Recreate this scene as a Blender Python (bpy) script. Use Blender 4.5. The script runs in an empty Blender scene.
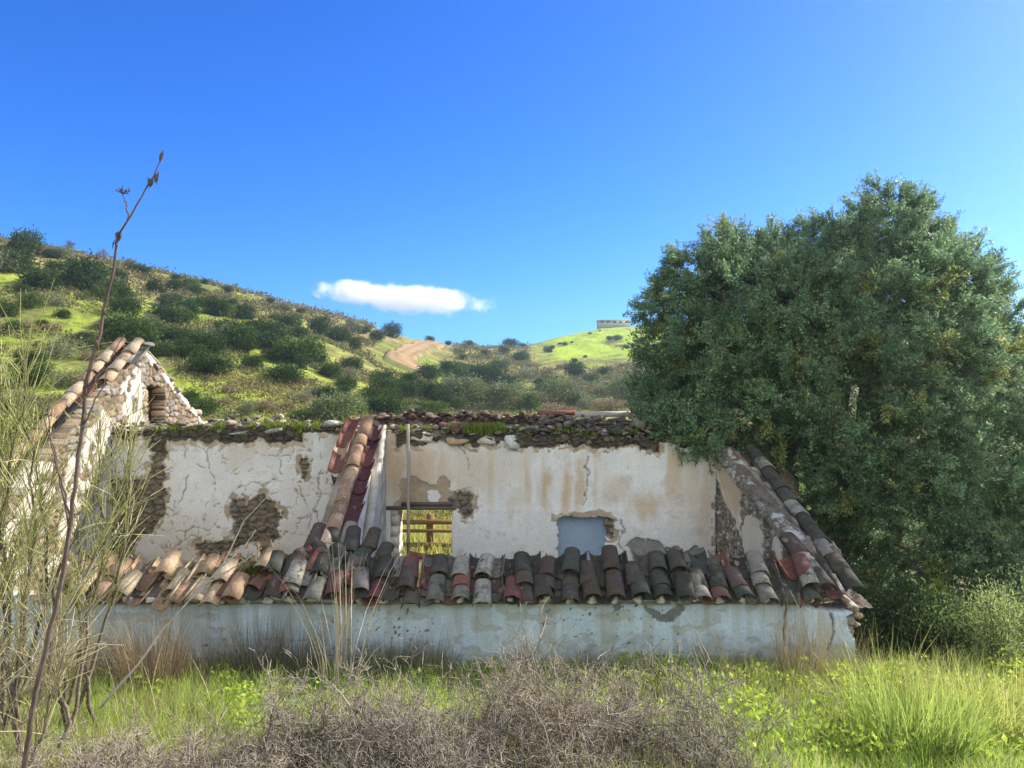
import bpy, math, random
import numpy as np
from mathutils import Vector, Matrix

random.seed(7)
RNG = np.random.default_rng(7)
S = bpy.context.scene
COL = S.collection
R = math.radians

# ---------------------------------------------------------------- camera
CAM_H = 3.4
FPX = 26.0 / 36.0 * 1024
cam = bpy.data.cameras.new('camera')
cam.lens, cam.sensor_width = 26.0, 36.0
cam.clip_start, cam.clip_end = 0.05, 9000
cam_o = bpy.data.objects.new('camera', cam)
cam_o.location = (0, 0, CAM_H)
cam_o.rotation_euler = (R(90), 0, 0)
COL.objects.link(cam_o)
S.camera = cam_o

# ---------------------------------------------------------------- sky, sun, exposure
SUN_AZ, SUN_EL = R(63), R(33)
world = bpy.data.worlds.new('World')
S.world = world
world.use_nodes = True
wn = world.node_tree
wn.nodes.clear()
wout = wn.nodes.new('ShaderNodeOutputWorld')
wbg = wn.nodes.new('ShaderNodeBackground')
sky = wn.nodes.new('ShaderNodeTexSky')
sky.sky_type = 'NISHITA'
sky.sun_disc = False
sky.sun_elevation = SUN_EL
sky.sun_rotation = SUN_AZ
sky.altitude = 300
sky.air_density = 1.0
sky.dust_density = 0.1
sky.ozone_density = 3.5
hsv = wn.nodes.new('ShaderNodeHueSaturation')
hsv.inputs['Saturation'].default_value = 1.22
hsv.inputs['Value'].default_value = 1.0
wn.links.new(sky.outputs[0], hsv.inputs['Color'])
tint = wn.nodes.new('ShaderNodeMix'); tint.data_type = 'RGBA'; tint.blend_type = 'MULTIPLY'
tint.inputs[0].default_value = 1.0
tint.inputs[7].default_value = (.165, .40, .75, 1)        # deep polarised blue of a clear winter sky
wn.links.new(hsv.outputs[0], tint.inputs[6])
# white cloud band added behind the viewer, unseen, as neutral fill on shaded walls
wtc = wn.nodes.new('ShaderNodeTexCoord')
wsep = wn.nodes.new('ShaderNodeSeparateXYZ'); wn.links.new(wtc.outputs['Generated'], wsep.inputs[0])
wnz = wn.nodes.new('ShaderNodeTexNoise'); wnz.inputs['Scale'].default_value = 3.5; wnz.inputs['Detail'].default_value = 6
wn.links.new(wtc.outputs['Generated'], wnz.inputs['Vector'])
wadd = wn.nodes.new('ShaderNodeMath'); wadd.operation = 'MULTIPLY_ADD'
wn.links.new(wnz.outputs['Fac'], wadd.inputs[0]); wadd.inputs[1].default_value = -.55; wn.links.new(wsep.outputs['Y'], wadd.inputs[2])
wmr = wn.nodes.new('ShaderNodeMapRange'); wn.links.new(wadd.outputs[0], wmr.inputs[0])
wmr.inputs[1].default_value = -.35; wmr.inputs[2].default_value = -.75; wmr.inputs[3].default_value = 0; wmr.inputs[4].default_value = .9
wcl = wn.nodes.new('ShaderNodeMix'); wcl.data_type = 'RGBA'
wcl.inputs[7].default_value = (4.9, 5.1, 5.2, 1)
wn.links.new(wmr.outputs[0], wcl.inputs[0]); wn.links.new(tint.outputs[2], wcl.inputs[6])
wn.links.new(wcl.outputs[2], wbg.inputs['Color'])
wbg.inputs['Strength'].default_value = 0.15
wn.links.new(wbg.outputs[0], wout.inputs['Surface'])

sun = bpy.data.lights.new('sun', 'SUN')
sun.energy = 5.0
sun.angle = R(0.5)
sun.color = (1.0, 0.90, 0.76)
sun_o = bpy.data.objects.new('sun', sun)
sdir = Vector((math.sin(SUN_AZ) * math.cos(SUN_EL), math.cos(SUN_AZ) * math.cos(SUN_EL), math.sin(SUN_EL)))
sun_o.rotation_euler = sdir.to_track_quat('Z', 'Y').to_euler()
sun_o.location = (30, 15, 30)
COL.objects.link(sun_o)

S.view_settings.view_transform = 'Standard'
S.view_settings.look = 'None'
S.view_settings.exposure = 1.1
S.view_settings.gamma = 1.0
S.view_settings.use_curve_mapping = False
S.render.engine = 'CYCLES'
S.cycles.max_bounces = 14
S.cycles.diffuse_bounces = 4
S.cycles.transmission_bounces = 4
S.cycles.transparent_max_bounces = 6
S.cycles.volume_bounces = 12
S.cycles.sample_clamp_indirect = 6.0

# ---------------------------------------------------------------- helpers: pixels, noise
def P(px, py, Y):
    return np.array(((px - 512) / FPX * Y, Y, CAM_H - (py - 384) / FPX * Y))

def _hash(ix, iy, seed):
    n = (ix.astype(np.int64) * 374761393 + iy.astype(np.int64) * 668265263 + seed * 974711) & 0xFFFFFFFF
    n = ((n ^ (n >> 13)) * 1274126177) & 0xFFFFFFFF
    n = (n ^ (n >> 16)) & 0xFFFFFFFF
    return n / 4294967295.0

def vnoise(x, y, seed=0):
    x = np.asarray(x, float); y = np.asarray(y, float)
    ix, iy = np.floor(x), np.floor(y)
    fx, fy = x - ix, y - iy
    fx = fx * fx * (3 - 2 * fx); fy = fy * fy * (3 - 2 * fy)
    ix = ix.astype(np.int64); iy = iy.astype(np.int64)
    a = _hash(ix, iy, seed); b = _hash(ix + 1, iy, seed)
    c = _hash(ix, iy + 1, seed); d = _hash(ix + 1, iy + 1, seed)
    return (a * (1 - fx) + b * fx) * (1 - fy) + (c * (1 - fx) + d * fx) * fy

def fbm(x, y, seed=0, oct=4):
    s, a, t = 0, 0.5, 0
    for k in range(oct):
        s = s + a * vnoise(x * 2 ** k, y * 2 ** k, seed + k * 17)
        t += a; a *= 0.5
    return s / t            # 0..1

def sstep(a, b, x):
    t = np.clip((x - a) / (b - a), 0, 1)
    return t * t * (3 - 2 * t)

def voro(x, y, seed=0):
    """distance to nearest and second nearest jittered seed, and an id 0..1"""
    ix, iy = np.floor(x).astype(np.int64), np.floor(y).astype(np.int64)
    f1 = np.full(x.shape, 9.0); f2 = np.full(x.shape, 9.0); idn = np.zeros(x.shape)
    for dx in (-1, 0, 1):
        for dy in (-1, 0, 1):
            cx, cy = ix + dx, iy + dy
            px = cx + 0.15 + 0.7 * _hash(cx, cy, seed + 1)
            py = cy + 0.15 + 0.7 * _hash(cx, cy, seed + 2)
            d = np.hypot(x - px, y - py)
            nid = _hash(cx, cy, seed + 3)
            closer = d < f1
            f2 = np.where(closer, f1, np.minimum(f2, d))
            idn = np.where(closer, nid, idn)
            f1 = np.where(closer, d, f1)
    return f1, f2, idn

def in_poly(x, y, poly):
    inside = np.zeros(np.shape(x), bool)
    n = len(poly)
    for i in range(n):
        x0, y0 = poly[i]; x1, y1 = poly[(i + 1) % n]
        if y0 == y1: continue
        c = ((y0 > y) != (y1 > y)) & (x < (x1 - x0) * (y - y0) / (y1 - y0) + x0)
        inside ^= c
    return inside

def seg_dist(x, y, pts):
    d = np.full(np.shape(x), 1e9)
    for (x0, y0), (x1, y1) in zip(pts[:-1], pts[1:]):
        dx, dy = x1 - x0, y1 - y0
        t = np.clip(((x - x0) * dx + (y - y0) * dy) / (dx * dx + dy * dy + 1e-9), 0, 1)
        d = np.minimum(d, np.hypot(x - x0 - t * dx, y - y0 - t * dy))
    return d

# ---------------------------------------------------------------- helpers: meshes
class MB:
    """collects vertices, colours and faces and links them as ONE mesh object"""
    def __init__(s):
        s.v, s.c, s.f, s.n = [], [], [], 0
    def add(s, v, faces, col):
        v = np.asarray(v, float).reshape(-1, 3)
        c = np.asarray(col, float)
        if c.ndim == 1: c = np.tile(c[:3], (len(v), 1))
        s.v.append(v); s.c.append(c[:, :3])
        for f in (faces if isinstance(faces, (list, tuple)) else [faces]):
            f = np.asarray(f, np.int64)
            if f.size: s.f.append(f + s.n)
        s.n += len(v)
    def mesh(s, name, mat, smooth=False):
        v = np.concatenate(s.v); c = np.concatenate(s.c)
        me = bpy.data.meshes.new(name)
        me.vertices.add(len(v)); me.vertices.foreach_set('co', v.astype(np.float32).ravel())
        loops = np.concatenate([f.ravel() for f in s.f])
        tot = np.concatenate([np.full(len(f), f.shape[1]) for f in s.f])
        start = np.concatenate([[0], np.cumsum(tot)[:-1]])
        me.loops.add(len(loops)); me.loops.foreach_set('vertex_index', loops.astype(np.int32))
        me.polygons.add(len(tot))
        me.polygons.foreach_set('loop_start', start.astype(np.int32))
        if smooth: me.polygons.foreach_set('use_smooth', np.ones(len(tot), bool))
        a = me.attributes.new('Col', 'FLOAT_COLOR', 'POINT')
        a.data.foreach_set('color', np.concatenate([c, np.ones((len(c), 1))], 1).astype(np.float32).ravel())
        me.update(calc_edges=True); me.validate()
        if mat: me.materials.append(mat)
        return me
    def build(s, name, mat, parent=None, smooth=False):
        o = bpy.data.objects.new(name, s.mesh(name, mat, smooth))
        COL.objects.link(o)
        if parent: o.parent = parent
        return o

def tag(o, label=None, cat=None, group=None, kind=None):
    if label: o['label'] = label
    if cat: o['category'] = cat
    if group: o['group'] = group
    if kind: o['kind'] = kind
    return o

def thing(name, label, cat, loc=(0, 0, 0), group=None):
    o = bpy.data.objects.new(name, None)
    o.empty_display_size = 0.2
    COL.objects.link(o); o.location = loc
    return tag(o, label, cat, group)

def under(o, parent):
    """parents o, keeping its mesh where it was built"""
    o.parent = parent
    o.matrix_parent_inverse = Matrix.Translation(parent.location).inverted()
    return o

def nrm(a):
    return a / np.maximum(np.linalg.norm(a, axis=-1, keepdims=True), 1e-9)

def add_box(mb, c, size, col, rot=None, jit=0.0):
    c = np.array(c, float); h = np.array(size, float) / 2
    sg = np.array([[x, y, z] for z in (-1, 1) for y in (-1, 1) for x in (-1, 1)], float)
    v = sg * h
    if jit: v = v + RNG.uniform(-jit, jit, v.shape)
    if rot is not None: v = v @ np.array(rot).T
    f = np.array([[0, 2, 3, 1], [4, 5, 7, 6], [0, 1, 5, 4], [2, 6, 7, 3], [0, 4, 6, 2], [1, 3, 7, 5]])
    mb.add(v + c, f, col)

def add_segs(mb, A, B, ra, rb, col, k=3):
    """many tapered k-sided prisms, one per segment"""
    A = np.asarray(A, float); B = np.asarray(B, float)
    n = len(A)
    ra = np.broadcast_to(np.asarray(ra, float), (n,)); rb = np.broadcast_to(np.asarray(rb, float), (n,))
    d = nrm(B - A)
    ref = np.where(np.abs(d[:, 2:3]) < 0.9, np.array([[0, 0, 1.0]]), np.array([[1.0, 0, 0]]))
    u = nrm(np.cross(d, ref)); w = np.cross(d, u)
    an = np.arange(k) * 2 * math.pi / k
    ring = u[:, None, :] * np.cos(an)[None, :, None] + w[:, None, :] * np.sin(an)[None, :, None]
    va = A[:, None, :] + ring * ra[:, None, None]
    vb = B[:, None, :] + ring * rb[:, None, None]
    v = np.concatenate([va, vb], 1)              # n,2k,3
    i = np.arange(k); j = (i + 1) % k
    f = np.stack([i, j, j + k, i + k], 1)
    F = (f[None] + (np.arange(n) * 2 * k)[:, None, None]).reshape(-1, 4)
    c = np.asarray(col, float)
    c = np.tile(c, (n, 1)) if c.ndim == 1 else c
    mb.add(v.reshape(-1, 3), F, np.repeat(c, 2 * k, 0))

def add_path(mb, pts, radii, col, k=7):
    """one smooth tapering tube along a polyline"""
    pts = np.asarray(pts, float); n = len(pts)
    t = nrm(np.gradient(pts, axis=0))
    ref = np.array([0.31, 0.95, 0.05])
    u = nrm(np.cross(t, ref)); w = np.cross(t, u)
    an = np.arange(k) * 2 * math.pi / k
    ring = u[:, None] * np.cos(an)[None, :, None] + w[:, None] * np.sin(an)[None, :, None]
    v = (pts[:, None] + ring * np.asarray(radii, float)[:, None, None]).reshape(-1, 3)
    i = np.arange(k); j = (i + 1) % k
    f = np.concatenate([np.stack([i + a * k, j + a * k, j + (a + 1) * k, i + (a + 1) * k], 1) for a in range(n - 1)])
    mb.add(v, [f, np.array([list(range(k))[::-1]]), np.array([[(n - 1) * k + q for q in range(k)]])], col)

def resample(pts, n, wob=0.0, seed=1):
    pts = np.asarray(pts, float)
    d = np.concatenate([[0], np.cumsum(np.linalg.norm(np.diff(pts, axis=0), axis=1))])
    q = np.linspace(0, d[-1], n)
    o = np.stack([np.interp(q, d, pts[:, a]) for a in range(3)], 1)
    if wob:
        r = np.random.default_rng(seed)
        o[1:-1] += r.normal(0, wob, (n - 2, 3))
    return o

def add_leaves(mb, C, D, L, W, col, fold=0.25):
    """one folded diamond leaf per row"""
    C = np.asarray(C, float); D = nrm(np.asarray(D, float)); n = len(C)
    L = np.broadcast_to(L, (n,))[:, None]; W = np.broadcast_to(W, (n,))[:, None]
    side = nrm(np.cross(D, nrm(RNG.normal(size=(n, 3)))))
    nor = np.cross(side, D)
    v = np.stack([C - D * L * .5, C + side * W * .5 + nor * W * fold, C + D * L * .5, C - side * W * .5 + nor * W * fold], 1)
    F = np.arange(n * 4).reshape(n, 4)
    c = np.asarray(col, float)
    c = np.tile(c, (n, 1)) if c.ndim == 1 else c
    mb.add(v.reshape(-1, 3), F, np.repeat(c, 4, 0))

def add_blades(mb, base, H, lean, W, col, tip=None, k=3):
    """grass blades: curved tapering strips. base n,3; lean n,2 horizontal tip offset"""
    n = len(base)
    H = np.broadcast_to(H, (n,)); W = np.broadcast_to(W, (n,))
    az = RNG.uniform(0, 2 * math.pi, n)
    s = np.stack([np.cos(az), np.sin(az), np.zeros(n)], 1)
    rows = []
    cc = []
    col = np.asarray(col, float); col = np.tile(col, (n, 1)) if col.ndim == 1 else col
    tip = col * 1.15 if tip is None else tip
    for a in range(k + 1):
        t = a / k
        ctr = base.copy()
        ctr[:, :2] += lean * t ** 1.8
        ctr[:, 2] += H * (t - 0.25 * t * t * np.minimum(np.linalg.norm(lean, axis=1) / np.maximum(H, .01), 1.5))
        w = (W * (1 - 0.92 * t ** 1.5))[:, None] * 0.5
        rows += [ctr - s * w, ctr + s * w]
        cc += [col * (1 - t) + tip * t] * 2
    v = np.stack(rows, 1); c = np.stack(cc, 1)
    m = 2 * (k + 1)
    f = np.array([[2 * a, 2 * a + 1, 2 * a + 3, 2 * a + 2] for a in range(k)])
    F = (f[None] + (np.arange(n) * m)[:, None, None]).reshape(-1, 4)
    mb.add(v.reshape(-1, 3), F, c.reshape(-1, 3))

# icosphere template for stones
def _ico(sub):
    import bmesh
    bm = bmesh.new(); bmesh.ops.create_icosphere(bm, subdivisions=sub, radius=1)
    v = np.array([x.co[:] for x in bm.verts]); f = np.array([[q.index for q in p.verts] for p in bm.faces])
    bm.free(); return v, f
ICO2 = _ico(2); ICO3 = _ico(3)

def add_stone(mb, c, size, col, blocky=0.6, rot=None):
    v, f = ICO2
    p = np.sign(v) * np.abs(v) ** (1 - 0.55 * blocky)
    n = np.zeros(len(v))
    for k in range(3):
        d = RNG.normal(size=3); d /= np.linalg.norm(d)
        n += 0.11 * np.sin(v @ d * RNG.uniform(2, 5) + RNG.uniform(0, 6))
    for k in range(9):                                  # broken facets
        d = RNG.normal(size=3); d /= np.linalg.norm(d); lim = RNG.uniform(.42, .8)
        p = p - np.maximum(0, p @ d - lim)[:, None] * d
    p = p * (1 + n * .6)[:, None] * np.array(size) / 2 * 1.12
    a = RNG.uniform(-.35, .35, 3) if rot is None else rot
    m = np.array(Matrix.Rotation(a[2], 3, 'Z') @ Matrix.Rotation(a[1], 3, 'Y') @ Matrix.Rotation(a[0], 3, 'X'))
    cc = np.asarray(col) * (1 + RNG.normal(0, .06, (len(v), 1)))
    mb.add(p @ m.T + np.array(c), f, np.clip(cc, 0.005, 1))

# ---------------------------------------------------------------- helpers: materials
class G:
    def __init__(s, name):
        s.m = bpy.data.materials.new(name); s.m.use_nodes = True
        s.t = s.m.node_tree; s.t.nodes.clear()
        s.out = s.t.nodes.new('ShaderNodeOutputMaterial')
    def n(s, typ, **kw):
        nd = s.t.nodes.new(typ)
        for k, v in kw.items():
            if k in nd.inputs: nd.inputs[k].default_value = v
            else: setattr(nd, k, v)
        return nd
    def l(s, a, b): s.t.links.new(a, b)

def noise(g, scale, detail=5, rough=.6, stretch=None):
    tc = g.n('ShaderNodeTexCoord')
    nz = g.n('ShaderNodeTexNoise'); nz.inputs['Scale'].default_value = scale
    nz.inputs['Detail'].default_value = detail; nz.inputs['Roughness'].default_value = rough
    if stretch:
        mp = g.n('ShaderNodeMapping'); mp.inputs['Scale'].default_value = stretch
        g.l(tc.outputs['Object'], mp.inputs['Vector']); g.l(mp.outputs[0], nz.inputs['Vector'])
    else: g.l(tc.outputs['Object'], nz.inputs['Vector'])
    return nz

def varied(name, rough=0.9, nscale=25, amount=0.5, bump=0.3, bdist=0.01, spec=0.2, trans=0.0, detail=5, second=None):
    """vertex colour times fine noise, with bump; optional thin-leaf translucency"""
    g = G(name)
    at = g.n('ShaderNodeAttribute', attribute_name='Col')
    nz = noise(g, nscale, detail, .65)
    mr = g.n('ShaderNodeMapRange'); g.l(nz.outputs['Fac'], mr.inputs[0])
    mr.inputs[1].default_value = .3; mr.inputs[2].default_value = .7
    mr.inputs[3].default_value = 1 - amount; mr.inputs[4].default_value = 1 + amount
    mx = g.n('ShaderNodeVectorMath', operation='SCALE')
    g.l(at.outputs['Color'], mx.inputs[0]); g.l(mr.outputs[0], mx.inputs['Scale'])
    colour = mx.outputs[0]
    if second:                               # (colour, scale, low, high): blotches of another colour (lichen, moss)
        for (c2, sc, lo, hi) in second:
            n2 = noise(g, sc, 6, .7)
            m2 = g.n('ShaderNodeMapRange'); g.l(n2.outputs['Fac'], m2.inputs[0])
            m2.inputs[1].default_value = lo; m2.inputs[2].default_value = hi
            mix = g.n('ShaderNodeMix', data_type='RGBA')
            g.l(m2.outputs[0], mix.inputs[0]); g.l(colour, mix.inputs[6]); mix.inputs[7].default_value = (*c2, 1)
            colour = mix.outputs[2]
    p = g.n('ShaderNodeBsdfPrincipled'); p.inputs['Roughness'].default_value = rough
    p.inputs['Specular IOR Level'].default_value = spec
    g.l(colour, p.inputs['Base Color'])
    if bump:
        b = g.n('ShaderNodeBump'); b.inputs['Strength'].default_value = bump; b.inputs['Distance'].default_value = bdist
        g.l(nz.outputs['Fac'], b.inputs['Height']); g.l(b.outputs[0], p.inputs['Normal'])
    if trans:
        tr = g.n('ShaderNodeBsdfTranslucent'); g.l(colour, tr.inputs['Color'])
        ms = g.n('ShaderNodeMixShader'); ms.inputs[0].default_value = trans
        g.l(p.outputs[0], ms.inputs[1]); g.l(tr.outputs[0], ms.inputs[2]); g.l(ms.outputs[0], g.out.inputs['Surface'])
    else: g.l(p.outputs[0], g.out.inputs['Surface'])
    return g.m

M_wall = varied('weathered_plaster', .92, 38, .14, .35, .012, .15)
M_stone = varied('rubble_stone', .95, 30, .4, .6, .02, .15)
M_tile = varied('clay_tile', .88, 30, .3, .35, .008, .2, second=[((.09, .085, .06), 5, .50, .66), ((.26, .25, .21), 14, .63, .72), ((.045, .055, .022), 7, .56, .66)])
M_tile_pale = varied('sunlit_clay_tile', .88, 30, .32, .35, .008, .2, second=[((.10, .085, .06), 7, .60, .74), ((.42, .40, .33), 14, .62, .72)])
M_wood = varied('old_wood', .85, 60, .35, .4, .006, .15)
M_metal = varied('painted_shutter', .7, 22, .10, .1, .004, .3)
M_leaf = varied('olive_leaf', .5, 3, .2, 0, 0, .3, trans=.42)
M_bush = varied('bush_leaf', .8, 2, .3, 0, 0, .06, trans=.22)
M_grass = varied('grass_blade', .55, 2.5, .2, 0, 0, .3, trans=.6)
M_dry = varied('dry_stem', .8, 40, .22, 0, 0, .2, trans=.12)
M_bark = varied('bark', .95, 30, .4, .6, .02, .1)
M_ground = varied('hill_ground', .95, 1.6, .42, .8, .25, .05, detail=10)
M_road = varied('dirt_road', .95, .5, .14, .3, .05, .05, detail=8)
M_moss = varied('moss', .9, 30, .3, 0, 0, .1, trans=.25)

# ---------------------------------------------------------------- terrain
SK = np.array([  # image column, skyline row, distance
    (-900, 120, 80), (-300, 175, 85), (-100, 218, 92), (0, 238, 97), (60, 249, 100), (150, 268, 105), (250, 291, 113),
    (330, 312, 122), (400, 333, 132), (440, 342, 140), (480, 345, 150), (520, 345, 165), (545, 338, 182), (570, 332, 192),
    (600, 326, 200), (640, 323, 204), (700, 321, 208), (800, 318, 210), (900, 320, 205), (1024, 328, 185), (1300, 330, 150), (2000, 330, 110)], float)
SK_TH = np.arctan((SK[:, 0] - 512) / FPX)
SK_Z = CAM_H - (SK[:, 1] - 384) / FPX * SK[:, 2]
ZB = -0.3
def near_h(x, y):
    return np.interp(y, [-60, 0, 3, 5, 6.5, 8, 8.5, 9.5, 11, 60], [1.75, 1.7, 1.22, .74, .47, .26, .2, -.15, ZB, ZB])
def height(x, y):
    x = np.asarray(x, float); y = np.asarray(y, float)
    d = np.hypot(x, y); th = np.arctan2(x, y)
    D = np.interp(th, SK_TH, SK[:, 2]); Z = np.interp(th, SK_TH, SK_Z)
    D = D * np.where(np.abs(th) > 1.3, 1.0, 1.0)
    back = sstep(2.6, 1.35, np.abs(th))
    t = (d - 21) / (D - 21)
    tc = np.clip(t, 0, 1)
    pw = np.interp(th, np.arctan((np.array([0, 300, 400, 460, 540, 700, 1024]) - 512) / FPX), [1.1, 1.1, 1.3, 1.5, 1.75, 1.8, 1.5])
    s = tc ** pw - .12 * np.clip(tc - .85, 0, 1) ** 2 / .0225 * .5
    rd = np.abs(np.clip(512 + FPX * np.tan(np.clip(th, -1.2, 1.2)), -900, 1900) - 415)
    bump = (fbm(x / 16, y / 16, 5, 3) - .5) * 2.6 * (.25 + .75 * sstep(20, 70, rd)) * sstep(0, .25, tc) * sstep(1.05, .75, t) * sstep(900, 500, np.clip(512 + FPX * np.tan(np.clip(th, -1.2, 1.2)), -500, 2000)) \
         + (fbm(x / 4, y / 4, 9, 3) - .5) * .7 * sstep(0, .2, tc) * sstep(1.1, .9, t)
    hill = (Z - ZB) * s * back + bump * back
    hill = np.where(t > 1, hill - (d - D) * .22 * back, hill)
    hill = np.where(t > 1, np.maximum(hill, -6), hill)
    h = near_h(x, y) + hill
    return h + (fbm(x * 1.3, y * 1.3, 3, 3) - .5) * .10 * sstep(3, 5, d)

def _sky_row(c):
    th = math.atan((c - 512) / FPX); d = np.arange(22, 300, .5)
    x, y = d * math.sin(th), d * math.cos(th)
    return (384 - (height(x, y) - CAM_H) / y * FPX).min()
for _it in range(4):                                   # settle the ridge heights on the wanted skyline
    for _k in range(len(SK)):
        if -400 < SK[_k, 0] < 1400:
            SK_Z[_k] += (_sky_row(SK[_k, 0]) - SK[_k, 1] - 2.5) / FPX * SK[_k, 2] * .8

def hit(px, py):
    """where the ray through an image point meets the terrain"""
    dx, dz = (px - 512) / FPX, -(py - 384) / FPX
    Y = np.concatenate([np.arange(14, 40, .1), np.arange(40, 260, .25)])
    z = CAM_H + dz * Y; h = height(dx * Y, Y)
    w = np.nonzero(h >= z)[0]
    if not len(w): k = int(np.argmin(z - h))
    else: k = w[0]
    return np.array((dx * Y[k], Y[k], h[k]))

ang = np.concatenate([np.arange(-60, 60.01, .17), np.arange(63, 299.9, 3.0)]) * math.pi / 180
rad = np.concatenate([[.4, 1.2, 2.2], np.arange(3, 9, .16), np.exp(np.linspace(math.log(9), math.log(260), 330)), [290, 330, 370, 410]])
A, Rr = np.meshgrid(ang, rad)
gx, gy = Rr * np.sin(A), Rr * np.cos(A)
gz = height(gx, gy)
gz = np.where(Rr > 280, np.minimum(gz, -6), gz)
na, nr = len(ang), len(rad)
gv = np.stack([gx, gy, gz], -1).reshape(-1, 3)
ii, jj = np.meshgrid(np.arange(nr - 1), np.arange(na), indexing='ij')
j2 = (jj + 1) % na
gf = np.stack([ii * na + jj, ii * na + j2, (ii + 1) * na + j2, (ii + 1) * na + jj], -1).reshape(-1, 4)[:, ::-1]
fan = np.stack([np.full(na, len(gv)), (np.arange(na) + 1) % na, np.arange(na)], 1)[:, ::-1]
gv = np.concatenate([gv, [[0, 0, 1.7]]])
# ground colours: fresh grass, dry brown scrub and bare earth
X, Yg = gv[:, 0], gv[:, 1]
dist = np.hypot(X, Yg); th = np.arctan2(X, Yg)
colpx = 512 + FPX * np.tan(np.clip(th, -1.4, 1.4))
n1 = fbm(X / 9, Yg / 9, 21, 4); n2 = fbm(X / 2.5, Yg / 2.5, 22, 4); n3 = fbm(X / 22, Yg / 22, 23, 3); n4 = fbm(X / .9, Yg / .9, 24, 3)
grass = np.stack([.20 + .10 * n4, .28 + .10 * n4, .035 + 0 * n2], 1)
drycol = np.stack([.25 + .08 * n2, .20 + .06 * n2, .09 + .02 * n2], 1)
olive = np.stack([.12 + .05 * n2, .13 + .05 * n2, .045 + 0 * n2], 1)
greenhill = sstep(528, 560, colpx) * sstep(118, 128, dist)
g_amt = np.clip(sstep(.45, .58, n1 * .5 + n2 * .3 + n4 * .2) * .8, 0, 1)
up = np.clip((dist - 40) / 70, 0, 1) * (colpx < 520)
g_amt = g_amt * (1 - .55 * up)
g_amt = np.maximum(g_amt, greenhill * sstep(.30, .42, n2 * .5 + n1 * .5))
d_amt = sstep(.40, .62, n3 * .35 + n2 * .35 + n4 * .3)
gc = olive * (1 - d_amt[:, None]) + drycol * d_amt[:, None]
gc = gc * (1 - g_amt[:, None]) + grass * (1 + .35 * greenhill[:, None]) * g_amt[:, None]
nearm = sstep(24, 14, dist)[:, None]
gc = gc * (1 - nearm) + nearm * np.stack([.15 + .07 * n2, .17 + .07 * n2, .06 + .02 * n2], 1)
gc = np.where((dist > 300)[:, None], np.array([.07, .075, .06]), gc)
gb = MB(); gb.add(gv, [gf, fan], gc)
ground = tag(gb.build('ground', M_ground, smooth=True), kind='structure')
ground['label'] = 'green and brown scrubby ground rising to hills'

# dirt road winding over the saddle, draped on the hill
def drape(name, left, right, n, label):
    L = resample([hit(*p) for p in left], n); Rt = resample([hit(*p) for p in right], n)
    m = 9
    rows = np.stack([L + (Rt - L) * k / (m - 1) for k in range(m)], 1)
    rows[:, :, 2] = height(rows[..., 0], rows[..., 1]) + .38
    rows[:, 0, 2] -= .6; rows[:, -1, 2] -= .6
    v = rows.reshape(-1, 3)
    a, b = np.meshgrid(np.arange(n - 1), np.arange(m - 1), indexing='ij')
    f = np.stack([a * m + b, a * m + b + 1, (a + 1) * m + b + 1, (a + 1) * m + b], -1).reshape(-1, 4)
    q = fbm(v[:, 0] / 3, v[:, 1] / 3, 31, 4)[:, None]
    c = np.array([[.25, .17, .085]]) * (1 - q) + np.array([[.40, .285, .155]]) * q
    kk = np.tile(np.arange(m), n); lo = fbm(v[:, 0] / 1.5, v[:, 1] / 1.5, 32, 3)
    c = c * np.where(np.isin(kk, (3, 6)), .72, 1.0)[:, None]                    # wheel ruts
    edge = (np.isin(kk, (0, 1, m - 2, m - 1)) & (lo > .46))[:, None]
    c = np.where(edge, np.array([[.16, .17, .06]]), c)
    mb = MB(); mb.add(v, f, c)
    o = tag(mb.build(name, M_road, smooth=True), kind='structure'); o['label'] = label
    return o
drape('dirt_road', [(424, 337), (413, 341), (398, 347), (384, 353), (380, 360), (397, 368), (416, 374)],
      [(447, 341), (442, 348), (433, 354), (421, 358), (417, 361), (422, 366), (432, 370)], 60, 'dirt road bending over the saddle of the hill')
drape('footpath', [(462, 380), (474, 379), (490, 379)], [(462, 383), (474, 382), (490, 382)], 24, 'short bare earth path below the saddle')

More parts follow.
